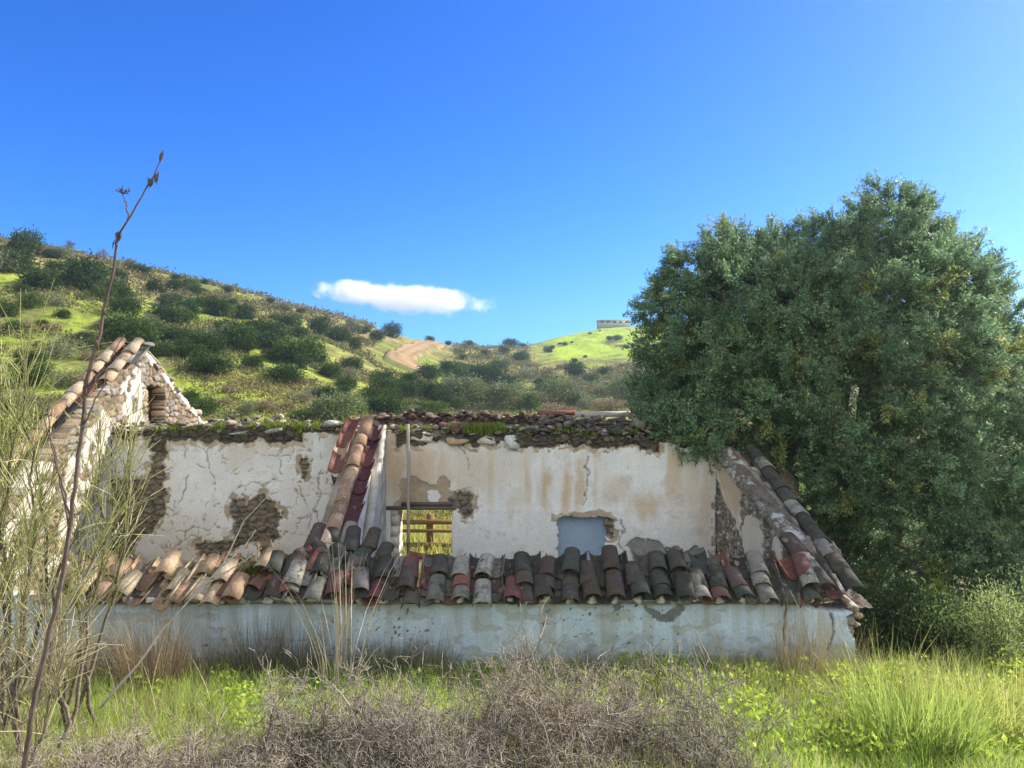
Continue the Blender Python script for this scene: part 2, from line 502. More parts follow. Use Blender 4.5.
# ---------------------------------------------------------------- cloud
def make_cloud():
    Y = 1500
    g = G('cloud_vapour')
    tc = g.n('ShaderNodeTexCoord')
    nz = g.n('ShaderNodeTexNoise'); nz.inputs['Scale'].default_value = .020; nz.inputs['Detail'].default_value = 7
    nz.inputs['Roughness'].default_value = .66
    g.l(tc.outputs['Object'], nz.inputs['Vector'])
    # soft ellipsoid fall-off
    sx, sy, sz = 205, 75, 33
    mp = g.n('ShaderNodeMapping'); mp.inputs['Scale'].default_value = (1 / sx, 1 / sy, 1 / sz)
    g.l(tc.outputs['Object'], mp.inputs['Vector'])
    ln = g.n('ShaderNodeVectorMath', operation='LENGTH'); g.l(mp.outputs[0], ln.inputs[0])
    a = g.n('ShaderNodeMath', operation='MULTIPLY_ADD'); g.l(nz.outputs['Fac'], a.inputs[0]); a.inputs[1].default_value = 4.2
    s2 = g.n('ShaderNodeMath', operation='MULTIPLY'); g.l(ln.outputs['Value'], s2.inputs[0]); s2.inputs[1].default_value = -2.1
    sp = g.n('ShaderNodeSeparateXYZ'); g.l(mp.outputs[0], sp.inputs[0])
    s3 = g.n('ShaderNodeMath', operation='MULTIPLY_ADD'); g.l(sp.outputs['X'], s3.inputs[0]); s3.inputs[1].default_value = -.32; g.l(s2.outputs[0], s3.inputs[2])
    g.l(s3.outputs[0], a.inputs[2])
    mr = g.n('ShaderNodeMapRange'); g.l(a.outputs[0], mr.inputs[0])
    mr.inputs[1].default_value = .36; mr.inputs[2].default_value = 1.7; mr.inputs[3].default_value = 0; mr.inputs[4].default_value = .075
    pv = g.n('ShaderNodeVolumePrincipled'); pv.inputs['Color'].default_value = (.995, .995, 1, 1)
    pv.inputs['Anisotropy'].default_value = .15
    g.l(mr.outputs[0], pv.inputs['Density']); g.l(pv.outputs[0], g.out.inputs['Volume'])
    try: g.m.cycles.volume_step_rate = .6
    except Exception: pass
    v, f = ICO3
    mb = MB(); mb.add(v * np.array([sx * 1.05, sy * 1.05, sz * 1.05]), f, (1, 1, 1))
    o = mb.build('cloud', g.m, smooth=True)
    o.location = P(411, 299, Y); o.rotation_euler = (0, R(5.5), 0)
    tag(o, 'single white flat-bottomed cloud floating above the saddle of the hills', 'cloud')
make_cloud()

# ---------------------------------------------------------------- air: thin volume added so its scatter veils the right side like sun glare
hz = G('air')
pv = hz.n('ShaderNodeVolumePrincipled'); pv.inputs['Color'].default_value = (.80, .90, 1, 1)
pv.inputs['Density'].default_value = .0010; pv.inputs['Anisotropy'].default_value = .78
hz.l(pv.outputs[0], hz.out.inputs['Volume'])
mb = MB(); add_box(mb, (0, 0, 16.5), (840, 840, 49), (1, 1, 1))
tag(mb.build('glare_haze', hz.m), kind='stuff')

# ---------------------------------------------------------------- the ruined house
house = thing('ruined_house', 'roofless white plastered ruin with broken clay tile edges standing below the hills', 'ruined house', (0, 8.2, .2))
YF, YS = 8.0, 11.0          # front faces of the eave wall and of the inner wall
XL, XR = -5.95, 3.03        # inner faces of the gables

def relief_wall(name, origin, udir, ndir, U, z0, top, thick, fn, keep=None, res=.017, mat=None, parent=None, backcol=(.3, .25, .18)):
    """a thick wall whose near face is a fine relief: fn(u, z) -> offset along ndir, colour"""
    origin = np.array(origin, float); udir = np.array(udir, float); ndir = np.array(ndir, float)
    u1 = np.arange(0, U + res, res); tp = top(u1)
    nt = int(np.ceil((tp.max() - z0) / res)) + 1
    t1 = np.linspace(0, 1, nt)
    T, Uu = np.meshgrid(t1, u1, indexing='ij')
    Z = z0 + T * (tp[None, :] - z0)
    off, col = fn(Uu, Z)
    pf = origin + Uu[..., None] * udir + off[..., None] * ndir; pf[..., 2] = Z
    pb = origin + Uu[..., None] * udir - (thick + .02 * (fbm(Uu * 6, Z * 6, 77, 2)))[..., None] * ndir; pb[..., 2] = Z
    nu = len(u1)
    idx = np.arange(nt * nu).reshape(nt, nu)
    uc = (u1[:-1] + u1[1:]) / 2
    cz = (Z[:-1, :-1] + Z[1:, 1:]) / 2; cu = np.broadcast_to(uc[None, :], cz.shape)
    k = np.ones(cz.shape, bool) if keep is None else keep(cu, cz)
    q = np.stack([idx[:-1, :-1], idx[:-1, 1:], idx[1:, 1:], idx[1:, :-1]], -1)
    flip = np.dot(np.cross(udir, (0, 0, 1)), ndir) < 0
    N = nt * nu
    ff = q[k]; fb = q[k][:, ::-1] + N
    sides = []
    kp = np.pad(k, 1)
    for (sl, a, b) in (((slice(0, -2), slice(1, -1)), 0, 1), ((slice(1, -1), slice(2, None)), 1, 2),
                       ((slice(2, None), slice(1, -1)), 2, 3), ((slice(1, -1), slice(0, -2)), 3, 0)):
        edge = k & ~kp[sl]
        e = q[edge]
        if len(e): sides.append(np.stack([e[:, b], e[:, a], e[:, a] + N, e[:, b] + N], 1))
    faces = [ff, fb] + sides
    if flip: faces = [x[:, ::-1] for x in faces]
    bn = fbm(Uu * 9, Z * 9, 5, 3)[..., None]
    bc = np.array(backcol) * (.6 + .8 * bn)
    mb = MB()
    mb.add(np.concatenate([pf.reshape(-1, 3), pb.reshape(-1, 3)]), faces, np.concatenate([col.reshape(-1, 3), bc.reshape(-1, 3)]))
    o = mb.build(name, mat or M_wall)
    return under(o, parent or house)

def stone_layer(u, z, scale=.17, seed=40, dark=1.0, warm=0.5):
    f1, f2, idn = voro(u / scale + .9 * fbm(u * 4, z * 4, seed + 5, 3), z / (scale * .62) + .9 * fbm(u * 4, z * 4, seed + 6, 3), seed)
    gap = sstep(.0, .16 + .14 * fbm(u * 6, z * 6, seed + 7, 2), f2 - f1 + (fbm(u * 18, z * 18, seed + 8, 3) - .5) * .22)
    off = -.065 + .055 * gap * (.5 + .5 * idn) + .026 * fbm(u * 20, z * 20, seed + 9, 3)
    c0 = np.array([.15, .115, .08]); c1 = np.array([.32, .255, .175]); c2 = np.array([.22, .20, .175])
    i = idn[..., None]
    c = np.where(i < warm, c0 + (c1 - c0) * (i / max(warm, .01)), c2 * (.6 + .6 * i))
    m = np.array([.12, .095, .065])
    c = m + (c - m) * gap[..., None]
    return off, c * dark * (.5 + 1.0 * fbm(u * 16, z * 16, seed + 4, 3))[..., None]

def mixc(c, c2, a):
    return c * (1 - a[..., None]) + np.array(c2) * a[..., None]

# --- the tall inner wall (seen through the missing roof)
def s_top(u):
    x = XL + u; px = 512 + x * FPX / YS
    row = np.interp(px, [100, 112, 150, 250, 350, 383, 384, 430, 520, 590, 648, 660, 700, 730], [430, 431, 429, 426, 430, 432, 431, 433, 437, 436, 440, 444, 449, 456])
    return CAM_H - (row - 384) / FPX * YS + (fbm(u * 4, u * 0, 50, 4) - .5) * .12 + (fbm(u * 17, u * 0, 55, 2) - .5) * .05
DOOR = (390, 452, 507, 640)
NICHE = (557, 606, 517, 640)
def s_fn(u, z):
    wx = (fbm(u * 4, z * 4, 61, 4) - .5) * 26; wy = (fbm(u * 4, z * 4, 62, 4) - .5) * 26
    px = 512 + (XL + u) * FPX / YS; py = 384 + (CAM_H - z) * FPX / YS
    qx, qy = px + wx, py + wy
    bare = np.zeros(u.shape, bool)
    for poly in ([(90, 470), (138, 478), (150, 466), (149, 440), (145, 426), (162, 426), (163, 447), (158, 466), (165, 492), (158, 508), (147, 530), (130, 548), (122, 575), (90, 575)],
                 [(236, 504), (262, 502), (282, 508), (284, 536), (268, 545), (248, 541), (226, 556), (214, 572), (196, 572), (206, 548), (230, 540)],
                 [(300, 462), (309, 459), (312, 474), (305, 478)],
                 [(448, 492), (470, 496), (476, 508), (466, 520), (464, 512), (452, 506)],
                 [(604, 522), (616, 523), (616, 537), (606, 537)],
                 [(100, 400), (150, 400), (152, 437), (128, 441), (100, 436)]):
        bare |= in_poly(qx, qy, poly)
    rag = (fbm(px / 9, px * 0, 63, 3) - .5) * 13
    bare |= (px > 150) & (px < 302) & (py < 441 + rag)
    bare |= (px > 302) & (px < 352) & (py < 433 + rag * .5)
    bare |= (px > 396) & (px < 520) & (py < 444 + rag)
    bare |= (px >= 520) & (px < 640) & (py < 447 + rag * .7)
    bare |= (px >= 640) & (px < 660) & (py < 452 + rag)
    # thinner loss: inner render laid bare above the door, tan
    arch = in_poly(qx, qy, [(388, 507), (398, 486), (420, 480), (440, 478), (455, 488), (462, 506), (452, 508), (388, 508)])
    patch = in_poly(px + wx * .25, py + wy * .25, [(428, 490), (438, 489), (442, 495), (438, 502), (428, 501)])
    grey = in_poly(qx, qy, [(632, 546), (650, 538), (672, 541), (690, 548), (706, 552), (706, 575), (628, 575)])
    lint = in_poly(px + wx * .4, py + wy * .4, [(549, 514), (575, 511), (612, 512), (620, 520), (606, 520), (590, 517), (562, 519), (552, 523)])
    left = px < 372
    n_hi = fbm(u * 12, z * 12, 64, 4); n_lo = fbm(u * 1.6, z * 1.6, 65, 4); n_m = fbm(u * 5, z * 5, 66, 4)
    streak = fbm(u * 5.5, z * .55, 67, 4)
    base = np.array([.70, .685, .645]) * (.86 + .22 * n_m)[..., None]
    ocre = np.array([.50, .335, .155])
    o_amt = sstep(.46, .68, streak * .75 + n_lo * .25) * .62 * sstep(540, 470, py)
    for (x0, y0, rx, ry, s) in ((545, 488, 7, 30, .9), (566, 492, 6, 34, .85), (581, 484, 6, 32, .8), (505, 470, 26, 22, .35), (470, 470, 30, 26, .5),
                                (420, 470, 20, 34, .8), (397, 462, 15, 44, .9), (648, 505, 26, 16, .75), (690, 490, 18, 44, .45), (704, 500, 9, 46, .6), (615, 492, 16, 14, .5), (515, 500, 9, 20, .45)):
        e = np.hypot((px + wx * .3 - x0) / rx, (py + wy * .5 - y0) / ry)
        o_amt = np.maximum(o_amt, s * .85 * sstep(1.4, .2, e + (n_hi - .5) * .7 + (fbm(u * 9, z * 1.5, 75, 3) - .5) * 1.1))
    o_amt = np.where(left, o_amt * .15 + .20 * sstep(.45, .7, n_lo) + .22 * sstep(505, 560, py), o_amt)
    col = mixc(base, ocre, np.clip(o_amt, 0, .9))
    dirt = np.clip(sstep(.56, .75, n_hi * .5 + n_m * .5) * .35 + sstep(545, 566, py + wy) * .25, 0, 1)
    col = mixc(col, (.30, .27, .22), dirt)
    # old grime running down from the wall top
    gr = sstep(470, 436, py + 14 * (streak - .5) * 4) * .35 * sstep(.35, .6, streak)
    col = mixc(col, (.27, .235, .18), gr)
    off = .010 * (n_lo - .5) + .006 * (n_m - .5)
    low = sstep(505, 511, py + 2 * (n_m - .5)) * (~left) * (px > 452)
    off = off + .006 * low
    # cracks in the plaster
    cr = np.full(u.shape, 9.0)
    cx, cy = px + wx * .5 + (n_hi - .5) * 6, py + wy * .5 + (n_hi - .5) * 5
    for pts in ([(263, 488), (272, 478), (288, 480), (297, 494)], [(283, 478), (282, 450), (292, 432)], [(297, 480), (308, 510), (312, 535)],
                [(325, 470), (340, 440)], [(180, 432), (188, 470), (178, 505), (185, 540)], [(226, 505), (250, 480), (263, 488)], [(246, 490), (247, 505)],
                [(160, 560), (190, 538), (214, 548)], [(205, 520), (214, 480), (206, 445)], [(318, 430), (322, 470), (316, 510), (322, 540)],
                [(586, 455), (588, 480), (584, 505)], [(455, 440), (470, 470)], [(625, 560), (621, 520)], [(340, 500), (330, 520), (338, 548)], [(165, 470), (180, 462), (205, 470)]):
        cr = np.minimum(cr, seg_dist(cx, cy, pts))
    f1, f2, _ = voro(u * 3.4 + n_m * 1.6, z * 3.4 + n_lo * 1.6, 71)
    cr = np.where(left, np.minimum(cr, (f2 - f1) * 14 + 9 * sstep(.48, .38, n_lo) + .1), cr)
    ck = sstep(.95, .2, cr) * sstep(.30, .46, fbm(u * 6, z * 6, 73, 3))
    col = mixc(col, (.13, .105, .08), ck * .75); off = off - .012 * ck
    # bare masonry, with a crumbling rim of undercoat
    def grow(m, k):
        g = m.copy()
        for dz in range(-k, k + 1):
            for du in range(-k, k + 1):
                if dz * dz + du * du <= k * k: g |= np.roll(np.roll(m, dz, 0), du, 1)
        return g
    rim = ((grow(bare, 5) & (fbm(u * 10, z * 10, 78, 3) > .55)) | (grow(bare, 2) & (n_hi > .42))) & ~bare & (py < 600)
    col = np.where(rim[..., None], np.array([.40, .32, .22]) * (.55 + .8 * n_hi)[..., None], col); off = np.where(rim, -.018 + .015 * n_hi, off)
    so, sc = stone_layer(u, z, .13, 40, .75)
    earth = np.array([.17, .135, .095]) * (.35 + 1.3 * fbm(u * 10, z * 14, 74, 5))[..., None]
    sc = sc * .28 + earth * .72; so = so + .03 * (fbm(u * 8, z * 11, 76, 4) - .5)
    top_dark = np.where(py < 452, .55, 1.0)
    col = np.where(bare[..., None], sc * top_dark[..., None], col); off = np.where(bare, so, off)
    tan = np.array([.37, .285, .19]) * (.75 + .5 * n_hi)[..., None]
    col = np.where((arch & ~bare)[..., None], tan, col); off = np.where(arch & ~bare, -.02 + .012 * n_hi, off)
    col = np.where((patch)[..., None], base, col); off = np.where(patch, .0, off)
    gy_ = np.array([.25, .245, .235]) * (.7 + .6 * n_hi)[..., None]
    col = np.where(grey[..., None], gy_, col); off = np.where(grey, -.018 + .01 * n_hi, off)
    col = np.where(lint[..., None], np.array([.40, .32, .23]) * (.6 + .8 * n_hi)[..., None], col); off = np.where(lint, .03 * n_hi, off)
    return off, col
def s_keep(u, z):
    w = (fbm(u * 7, z * 7, 68, 3) - .5) * 5
    px = 512 + (XL + u) * FPX / YS; py = 384 + (CAM_H - z) * FPX / YS
    d = (px > DOOR[0]) & (px < DOOR[1] + w * .5) & (py > DOOR[2] + 1.5)
    w2 = (fbm(u * 16, z * 16, 69, 3) - .5) * 7
    n = (px > NICHE[0] + w2) & (px < NICHE[1] + w2) & (py > NICHE[2] + w * .5 + w2 * .5)
    return ~(d | n)
inner = relief_wall('plastered_wall', (XL, YS, 0), (1, 0, 0), (0, -1, 0), XR - XL, -.6, s_top, .5, s_fn, s_keep, .0155)
inner['label'] = 'tall inner wall with stained white plaster and a doorway'
# blue board closing the window niche, and the door's lintel and jamb
mb = MB()
a, b = P(556, 512, YS + .13), P(607, 575, YS + .13)
n = 26
U_, V_ = np.meshgrid(np.linspace(0, 1, n), np.linspace(0, 1, n), indexing='ij')
v = np.stack([a[0] + (b[0] - a[0]) * U_, np.full(U_.shape, YS + .13) + .004 * fbm(U_ * 9, V_ * 9, 3, 2), b[2] + (a[2] - b[2]) * V_], -1).reshape(-1, 3)
f = np.array([[i * n + j, (i + 1) * n + j, (i + 1) * n + j + 1, i * n + j + 1] for i in range(n - 1) for j in range(n - 1)])
c = np.array([[.27, .36, .46]]) * (.82 + .36 * fbm(U_ * 4, V_ * 5, 8, 4)).reshape(-1, 1)
mb.add(v, f, c)
add_box(mb, ((a[0] + b[0]) / 2, YS + .165, (a[2] + b[2]) / 2), (b[0] - a[0] + .06, .05, a[2] - b[2] + .06), (.22, .29, .38))
sh = under(mb.build('window_shutter', M_metal), inner); sh['label'] = 'flat blue-grey board closing the window'
mb = MB()
l0, l1 = P(385, 507, YS), P(456, 507, YS)
add_box(mb, ((l0[0] + l1[0]) / 2, YS + .22, l0[2] - .015), (l1[0] - l0[0], .47, .06), (.15, .12, .09), jit=.006)
add_box(mb, ((l0[0] + l1[0]) / 2 + .1, YS + .03, l0[2] + .045), (l1[0] - l0[0] - .3, .11, .05), (.12, .10, .075), jit=.008)
under(mb.build('lintel', M_wood), inner)
mb = MB()
for k in range(14):
    z = -.5 + k * .155
    add_box(mb, (P(391, 0, YS)[0] + .045 + RNG.uniform(-.006, .006), YS + .24, z), (.10 + RNG.uniform(-.02, .02), .44, .15), np.array([.60, .54, .44]) * RNG.uniform(.8, 1.1), jit=.012)
under(mb.build('door_jamb', M_wall), inner)

# rubble and stones along the broken wall top
mb = MB()
def cap_row(px0, px1, py, n, sz, col, Yr=(YS + .02, YS + .45), jz=.03):
    for k in range(n):
        px = px0 + (px1 - px0) * (k + RNG.uniform(.1, .9)) / n
        Y = RNG.uniform(*Yr); p = P(px, py, YS)
        x = (px - 512) / FPX * YS
        s = sz * RNG.uniform(.6, 1.4)
        cc = np.array(col[RNG.integers(len(col))]) * RNG.uniform(.75, 1.2)
        add_stone(mb, (x, Y, p[2] + RNG.normal(0, jz)), (s * RNG.uniform(1, 1.8), s * RNG.uniform(.8, 1.4), s * RNG.uniform(.5, .9)), cc)
DK = [(.11, .09, .07), (.15, .125, .095), (.075, .07, .06), (.19, .165, .13)]
LT = [(.34, .28, .20), (.26, .225, .175), (.40, .36, .29)]
cap_row(110, 352, 428, 170, .07, DK + LT)
cap_row(150, 300, 435, 60, .09, DK, (YS - .01, YS + .2))
cap_row(195, 300, 422, 40, .07, LT + DK, (YS + .25, YS + .5), .04)
cap_row(385, 660, 430, 230, .07, DK + LT)
cap_row(425, 520, 436, 26, .12, DK, (YS + .02, YS + .2))
cap_row(520, 655, 435, 330, .075, DK, (YS - .03, YS + .4), .07)
cap_row(540, 660, 424, 220, .08, DK, (YS + .05, YS + .5), .05)
cap_row(540, 660, 430, 30, .16, DK, (YS + .05, YS + .5), .05)
cap_row(640, 712, 448, 26, .10, DK, (YS + .05, YS + .4))
for (px, py, w, h, c) in ((423, 439, 24, 13, (.52, .46, .36)), (456, 441, 22, 12, (.40, .28, .16)), (485, 439, 25, 11, (.50, .45, .37)), (513, 443, 18, 14, (.56, .54, .49)),
                          (240, 434, 20, 7, (.36, .35, .33)), (270, 431, 26, 5, (.30, .28, .25)), (335, 424, 18, 8, (.45, .42, .36))):
    p = P(px, py, YS); add_stone(mb, (p[0], YS + .06, p[2]), (w * YS / FPX, .24, h * YS / FPX), c, blocky=.85, rot=(0, RNG.uniform(-.1, .1), 0))
under(mb.build('rubble_capping', M_stone), inner)['label'] = 'loose dark stones along the broken top'
# moss and small weeds on the wall top
mb = MB()
for (px0, px1, py, n, hgt) in ((215, 345, 425, 4200, .06), (160, 345, 427, 2200, .05), (395, 520, 429, 2600, .06), (232, 246, 430, 260, .10), (286, 302, 430, 350, .13), (386, 430, 428, 500, .05), (462, 505, 429, 1500, .10), (478, 492, 432, 500, .12),
                          (520, 545, 433, 260, .08), (585, 600, 433, 160, .08), (640, 656, 440, 120, .1), (525, 655, 430, 1500, .07), (440, 480, 425, 400, .05), (150, 180, 428, 260, .07)):
    px = RNG.uniform(px0, px1, n); Y = RNG.uniform(YS - .05, YS + .42, n)
    clump = fbm(px / 7, Y * 3, 90, 2) > .42
    px, Y = px[clump], Y[clump]; m = len(px)
    z = CAM_H - (py + RNG.normal(0, 1.4, m) - 384) / FPX * YS
    b = np.stack([(px - 512) / FPX * YS, Y, z - .03], 1)
    c = np.array([.17, .23, .03]) * RNG.uniform(.55, 1.25, (m, 1))
    add_blades(mb, b, RNG.uniform(.4, 1.3, m) * hgt, RNG.normal(0, .03, (m, 2)), .012, c)
under(mb.build('moss_growth', M_moss), inner)

# --- low eave wall in front
def e_top(u):
    return 1.045 + .02 * np.sin(u * 1.7) + (fbm(u * 3, u * 0, 51, 3) - .5) * .05 - .10 * sstep(9.9, 10.6, u)
XE0, XE1 = -7.0, 3.70
def e_fn(u, z):
    wx = (fbm(u * 6, z * 6, 81, 4) - .5) * 22; wy = (fbm(u * 6, z * 6, 82, 4) - .5) * 22
    px = 512 + (XE0 + u) * FPX / YF; py = 384 + (CAM_H - z) * FPX / YF
    n_hi = fbm(u * 14, z * 14, 84, 4); n_m = fbm(u * 4, z * 4, 86, 4); st = fbm(u * 7, z * .6, 87, 4)
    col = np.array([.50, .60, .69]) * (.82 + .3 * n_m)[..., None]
    col = mixc(col, (.36, .37, .31), .38 * sstep(.48, .7, st))
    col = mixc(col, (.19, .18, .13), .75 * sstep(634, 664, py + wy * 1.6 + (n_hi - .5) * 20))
    peel = fbm(u * 5, z * 8, 85, 4)
    col = mixc(col, (.40, .41, .40), .8 * sstep(.60, .63, peel))
    col = mixc(col, (.30, .30, .24), .45 * sstep(.52, .66, fbm(u * 9, z * 1.1, 80, 4)))
    col = mixc(col, (.34, .36, .24), .35 * sstep(612, 600, py + wy * .5))
    off = .012 * (n_m - .5) + .03 * (fbm(u * 1.1, z * 1.1, 79, 2) - .5) - .006 * sstep(.60, .63, peel)
    gone = in_poly(px + wx * .5, py + wy * .5, [(646, 608), (662, 613), (675, 606), (679, 600), (684, 606), (682, 616), (674, 621), (656, 620), (648, 614)])
    gone |= in_poly(px + wx * .6, py + wy * .6, [(613, 607), (623, 604), (623, 612), (617, 615)])
    edge = (px + wx * 1.1) > 851
    cr = seg_dist(px + wx * .3, py + wy * .3, [(785, 598), (786, 622), (782, 634), (786, 652), (786, 668)])
    cr = np.minimum(cr, seg_dist(px + wx * .3, py + wy * .3, [(832, 612), (834, 630), (826, 650)]))
    ck = sstep(1.6, .4, cr)
    spots = (fbm(u * 30, z * 30, 88, 3) > .755) & (fbm(u * 2, z * 2, 89, 2) > .52)
    col = mixc(col, (.06, .06, .06), ck * .85); off = off - .03 * ck
    col = np.where(spots[..., None], np.array([.12, .13, .14]), col)
    col = np.where(gone[..., None], np.array([.17, .18, .185]) * (.6 + .8 * n_hi)[..., None], col); off = np.where(gone, -.02, off)
    so, sc = stone_layer(u, z, .13, 44, .9)
    col = np.where(edge[..., None], sc, col); off = np.where(edge, so, off)
    return off, col
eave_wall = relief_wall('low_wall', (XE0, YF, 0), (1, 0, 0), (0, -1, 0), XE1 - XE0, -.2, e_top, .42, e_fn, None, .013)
eave_wall['label'] = 'low blue-tinted white wall under the eave tiles'

# --- gable walls
def gable(name, x, side, y0, y1, prof, fn, z0=-.6, thick=.47, res=.018, keep=None):
    # near (inner) face at x, looking along side
    top = lambda u: np.interp(u + y0, prof[0], prof[1]) + (fbm(u * 5, u * 0, 58, 3) - .5) * .07
    return relief_wall(name, (x, y0, 0), (0, 1, 0), (side, 0, 0), y1 - y0, z0, top, thick, fn, keep, res)
def gl_fn(u, z):
    y = u + YF
    wy = (fbm(u * 4, z * 4, 91, 4) - .5) * .5; wz = (fbm(u * 4, z * 4, 92, 4) - .5) * .5
    n_hi = fbm(u * 12, z * 12, 94, 4); n_m = fbm(u * 4, z * 4, 96, 4)
    top = np.interp(y, [8, 8.95, 12, 14.3], [1.4, 2.08, 3.98, 2.65])
    pl = (y + wy > 9.8) & (y < 11.0) & (z + wz < top - .35)
    pl |= (y + wy > 11.3) & (y + wy < 11.9) & (z + wz * .6 > 2.75) & (z < top - .15)
    pl |= (y + wy * .3 > 12.0) & (z + wz * .35 > top - .09)
    pl |= (fbm(u * 3, z * 3, 97, 3) > .62) & (y < 10)
    low = (y > 10.4 + wy) & (z + wz < 1.0) & (y < 11)
    so, sc = stone_layer(u, z, .17, 45, .92, .75)
    col = np.array([.50, .46, .39]) * (.6 + .7 * n_m)[..., None]
    off = .012 * (n_m - .5)
    st = ~pl | low | (fbm(u * 6, z * 6, 99, 3) > .60)
    col = np.where(st[..., None], sc, col); off = np.where(st, so, off)
    return off, col
def gl_niche(u, z):
    y = u + YF; w = (fbm(u * 9, z * 9, 98, 2) - .5) * .12
    return (y > 12.12 + w) & (y < 12.72 + w) & (z > 2.72) & (z < 3.36 + w)
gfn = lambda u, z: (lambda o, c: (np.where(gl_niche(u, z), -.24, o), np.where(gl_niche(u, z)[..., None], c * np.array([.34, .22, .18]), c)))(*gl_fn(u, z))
GLP = ([7.9, 8.95, 11.85, 12.05, 14.4], [1.42, 2.08, 3.92, 3.96, 2.60])
gable_l = gable('gable_wall', XL, 1, YF, 14.4, GLP, gfn)
gable_l['label'] = 'peaked stone gable rising above the rest of the ruin'
def gr_fn(u, z):
    y = u + YF + .43
    wy = (fbm(u * 4, z * 4, 101, 4) - .5) * .5; wz = (fbm(u * 4, z * 4, 102, 4) - .5) * .5
    n_hi = fbm(u * 12, z * 12, 104, 4); n_m = fbm(u * 4, z * 4, 106, 4); n_l = fbm(u * 2.2, z * 2.2, 107, 3)
    pl = (y + wy > 10.1) & (z + wz * .8 > 1.66 - .9 * (10.6 - y))
    pl |= (np.hypot((y - 9.75) / .33, (z - 1.35) / .33) + (n_hi - .5) * .6 < 1)
    pl |= (np.hypot((y - 9.05) / .14, (z - 1.22) / .32) + (n_hi - .5) * .5 < 1)
    pl |= (np.hypot((y - 9.55) / .26, (z - .95) / .13) + (n_hi - .5) * .5 < 1)
    col = np.array([.68, .62, .50]) * (.78 + .3 * n_m)[..., None]
    col = mixc(col, (.48, .32, .15), .55 * sstep(.5, .68, n_l))
    off = .012 * (n_m - .5)
    so, sc = stone_layer(u, z, .10, 46, .95, .6)
    sp = fbm(u * 20, z * 20, 108, 3)
    sc = mixc(sc, (.52, .50, .45), sstep(.60, .68, sp) * .8)
    col = np.where(pl[..., None], col, sc); off = np.where(pl, off, so * .7 - .01)
    return off, col
GRP = ([8.0, 8.45, 8.7, 11.05, 11.7], [1.02, 1.10, 1.50, 2.38, 2.50])
gxr = lambda y: XR + .103 * (11.0 - y)
gable_r = relief_wall('gable_wall', (gxr(YF + .43), YF + .43, 0), (-.1025, .9947, 0), (-.9947, -.1025, 0), 3.17, -.6,
                      lambda u: np.interp(u + YF + .43, GRP[0], GRP[1]) + (fbm(u * 5, u * 0, 58, 3) - .5) * .07, .36, gr_fn, None, .016)
gable_r['label'] = 'sloping gable with most of its plaster fallen, beside the olive tree'

# --- partition wall between the two rooms, and the thin broken render skin on its right
def pt_fn(u, z):
    n_hi = fbm(u * 12, z * 12, 114, 4); n_m = fbm(u * 4, z * 4, 116, 4)
    so, sc = stone_layer(u, z, .12, 47, .8)
    pl = (z > .9 + .6 * n_m) & (u > 1.2)
    col = np.where(pl[..., None], np.array([.66, .64, .60]) * (.75 + .4 * n_m)[..., None], sc)
    return np.where(pl, .01 * n_m, so), col
part_w = gable('partition_wall', -2.0, 1, YF + .43, YS, ([8.0, 8.6, 11.0], [1.05, 1.20, 2.62]), pt_fn, thick=.40)
part_w['label'] = 'sloping wall dividing the two rooms'
mb = MB()
skin = relief_wall('render_skin', (-1.875, 9.6, 0), (0, 1, 0), (1, 0, 0), YS - 9.6, -.5,
                   lambda u: np.interp(u, [0, .35, 1.4], [1.0, 1.46, 2.80]) + (fbm(u * 8, u * 0, 59, 3) - .5) * .06, .10,
                   lambda u, z: (.008 * fbm(u * 9, z * 9, 3, 3), np.array([.50, .475, .43]) * (.35 + 1.1 * fbm(u * 9, z * 9, 4, 5))[..., None]),
                   None, .02, backcol=(.50, .45, .36))
skin['label'] = 'white render skin standing above the fallen tiles'
skin.parent = part_w; skin.matrix_parent_inverse = Matrix.Identity(4)
skin.matrix_parent_inverse = (part_w.matrix_parent_inverse).inverted() @ Matrix.Translation(house.location).inverted() if False else Matrix.Identity(4)

# --- clay tiles
NA = 8
def add_tile(mb, org, up, nor, L=.42, rl=.105, rh=.085, concave=False, col=(.3, .15, .1), th=.014):
    """barrel tile; org = centre of its lower end, up = direction up the slope"""
    org = np.array(org, float); up = np.array(up, float); up /= np.linalg.norm(up)
    nor = np.array(nor, float); nor = nor - up * np.dot(nor, up); nor /= np.linalg.norm(nor)
    sd = np.cross(up, nor)
    a = np.linspace(.06, math.pi - .06, NA + 1)
    sg = -1 if concave else 1
    V = []
    for e, r in ((0, rl), (.5, (rl + rh) / 2), (1, rh)):
        for sh in (0, 1):
            q = r - th * sh
            wob = RNG.normal(0, .0012, NA + 1)
            V.append(org + up * (L * e) + sd[None] * (q * np.cos(a))[:, None] + nor[None] * (sg * (q * np.sin(a)) * .82 + wob)[:, None])
    V = np.concatenate(V); m = NA + 1
    F = []
    for e in (0, 1):
        o = e * 2 * m
        for i in range(NA):
            F.append([o + i, o + i + 1, o + 2 * m + i + 1, o + 2 * m + i])
            F.append([o + m + i, o + 2 * m + m + i, o + 2 * m + m + i + 1, o + m + i + 1])
        F.append([o, o + 2 * m, o + 3 * m, o + m]); F.append([o + NA, o + m + NA, o + 3 * m + NA, o + 2 * m + NA])
    for o in (0, 4 * m):
        for i in range(NA): F.append([o + i, o + m + i, o + m + i + 1, o + i + 1])
    F = np.array(F)
    if concave: F = F[:, ::-1]
    mb.add(V, F, np.array(col) * (1 + RNG.normal(0, .05, (len(V), 1))))

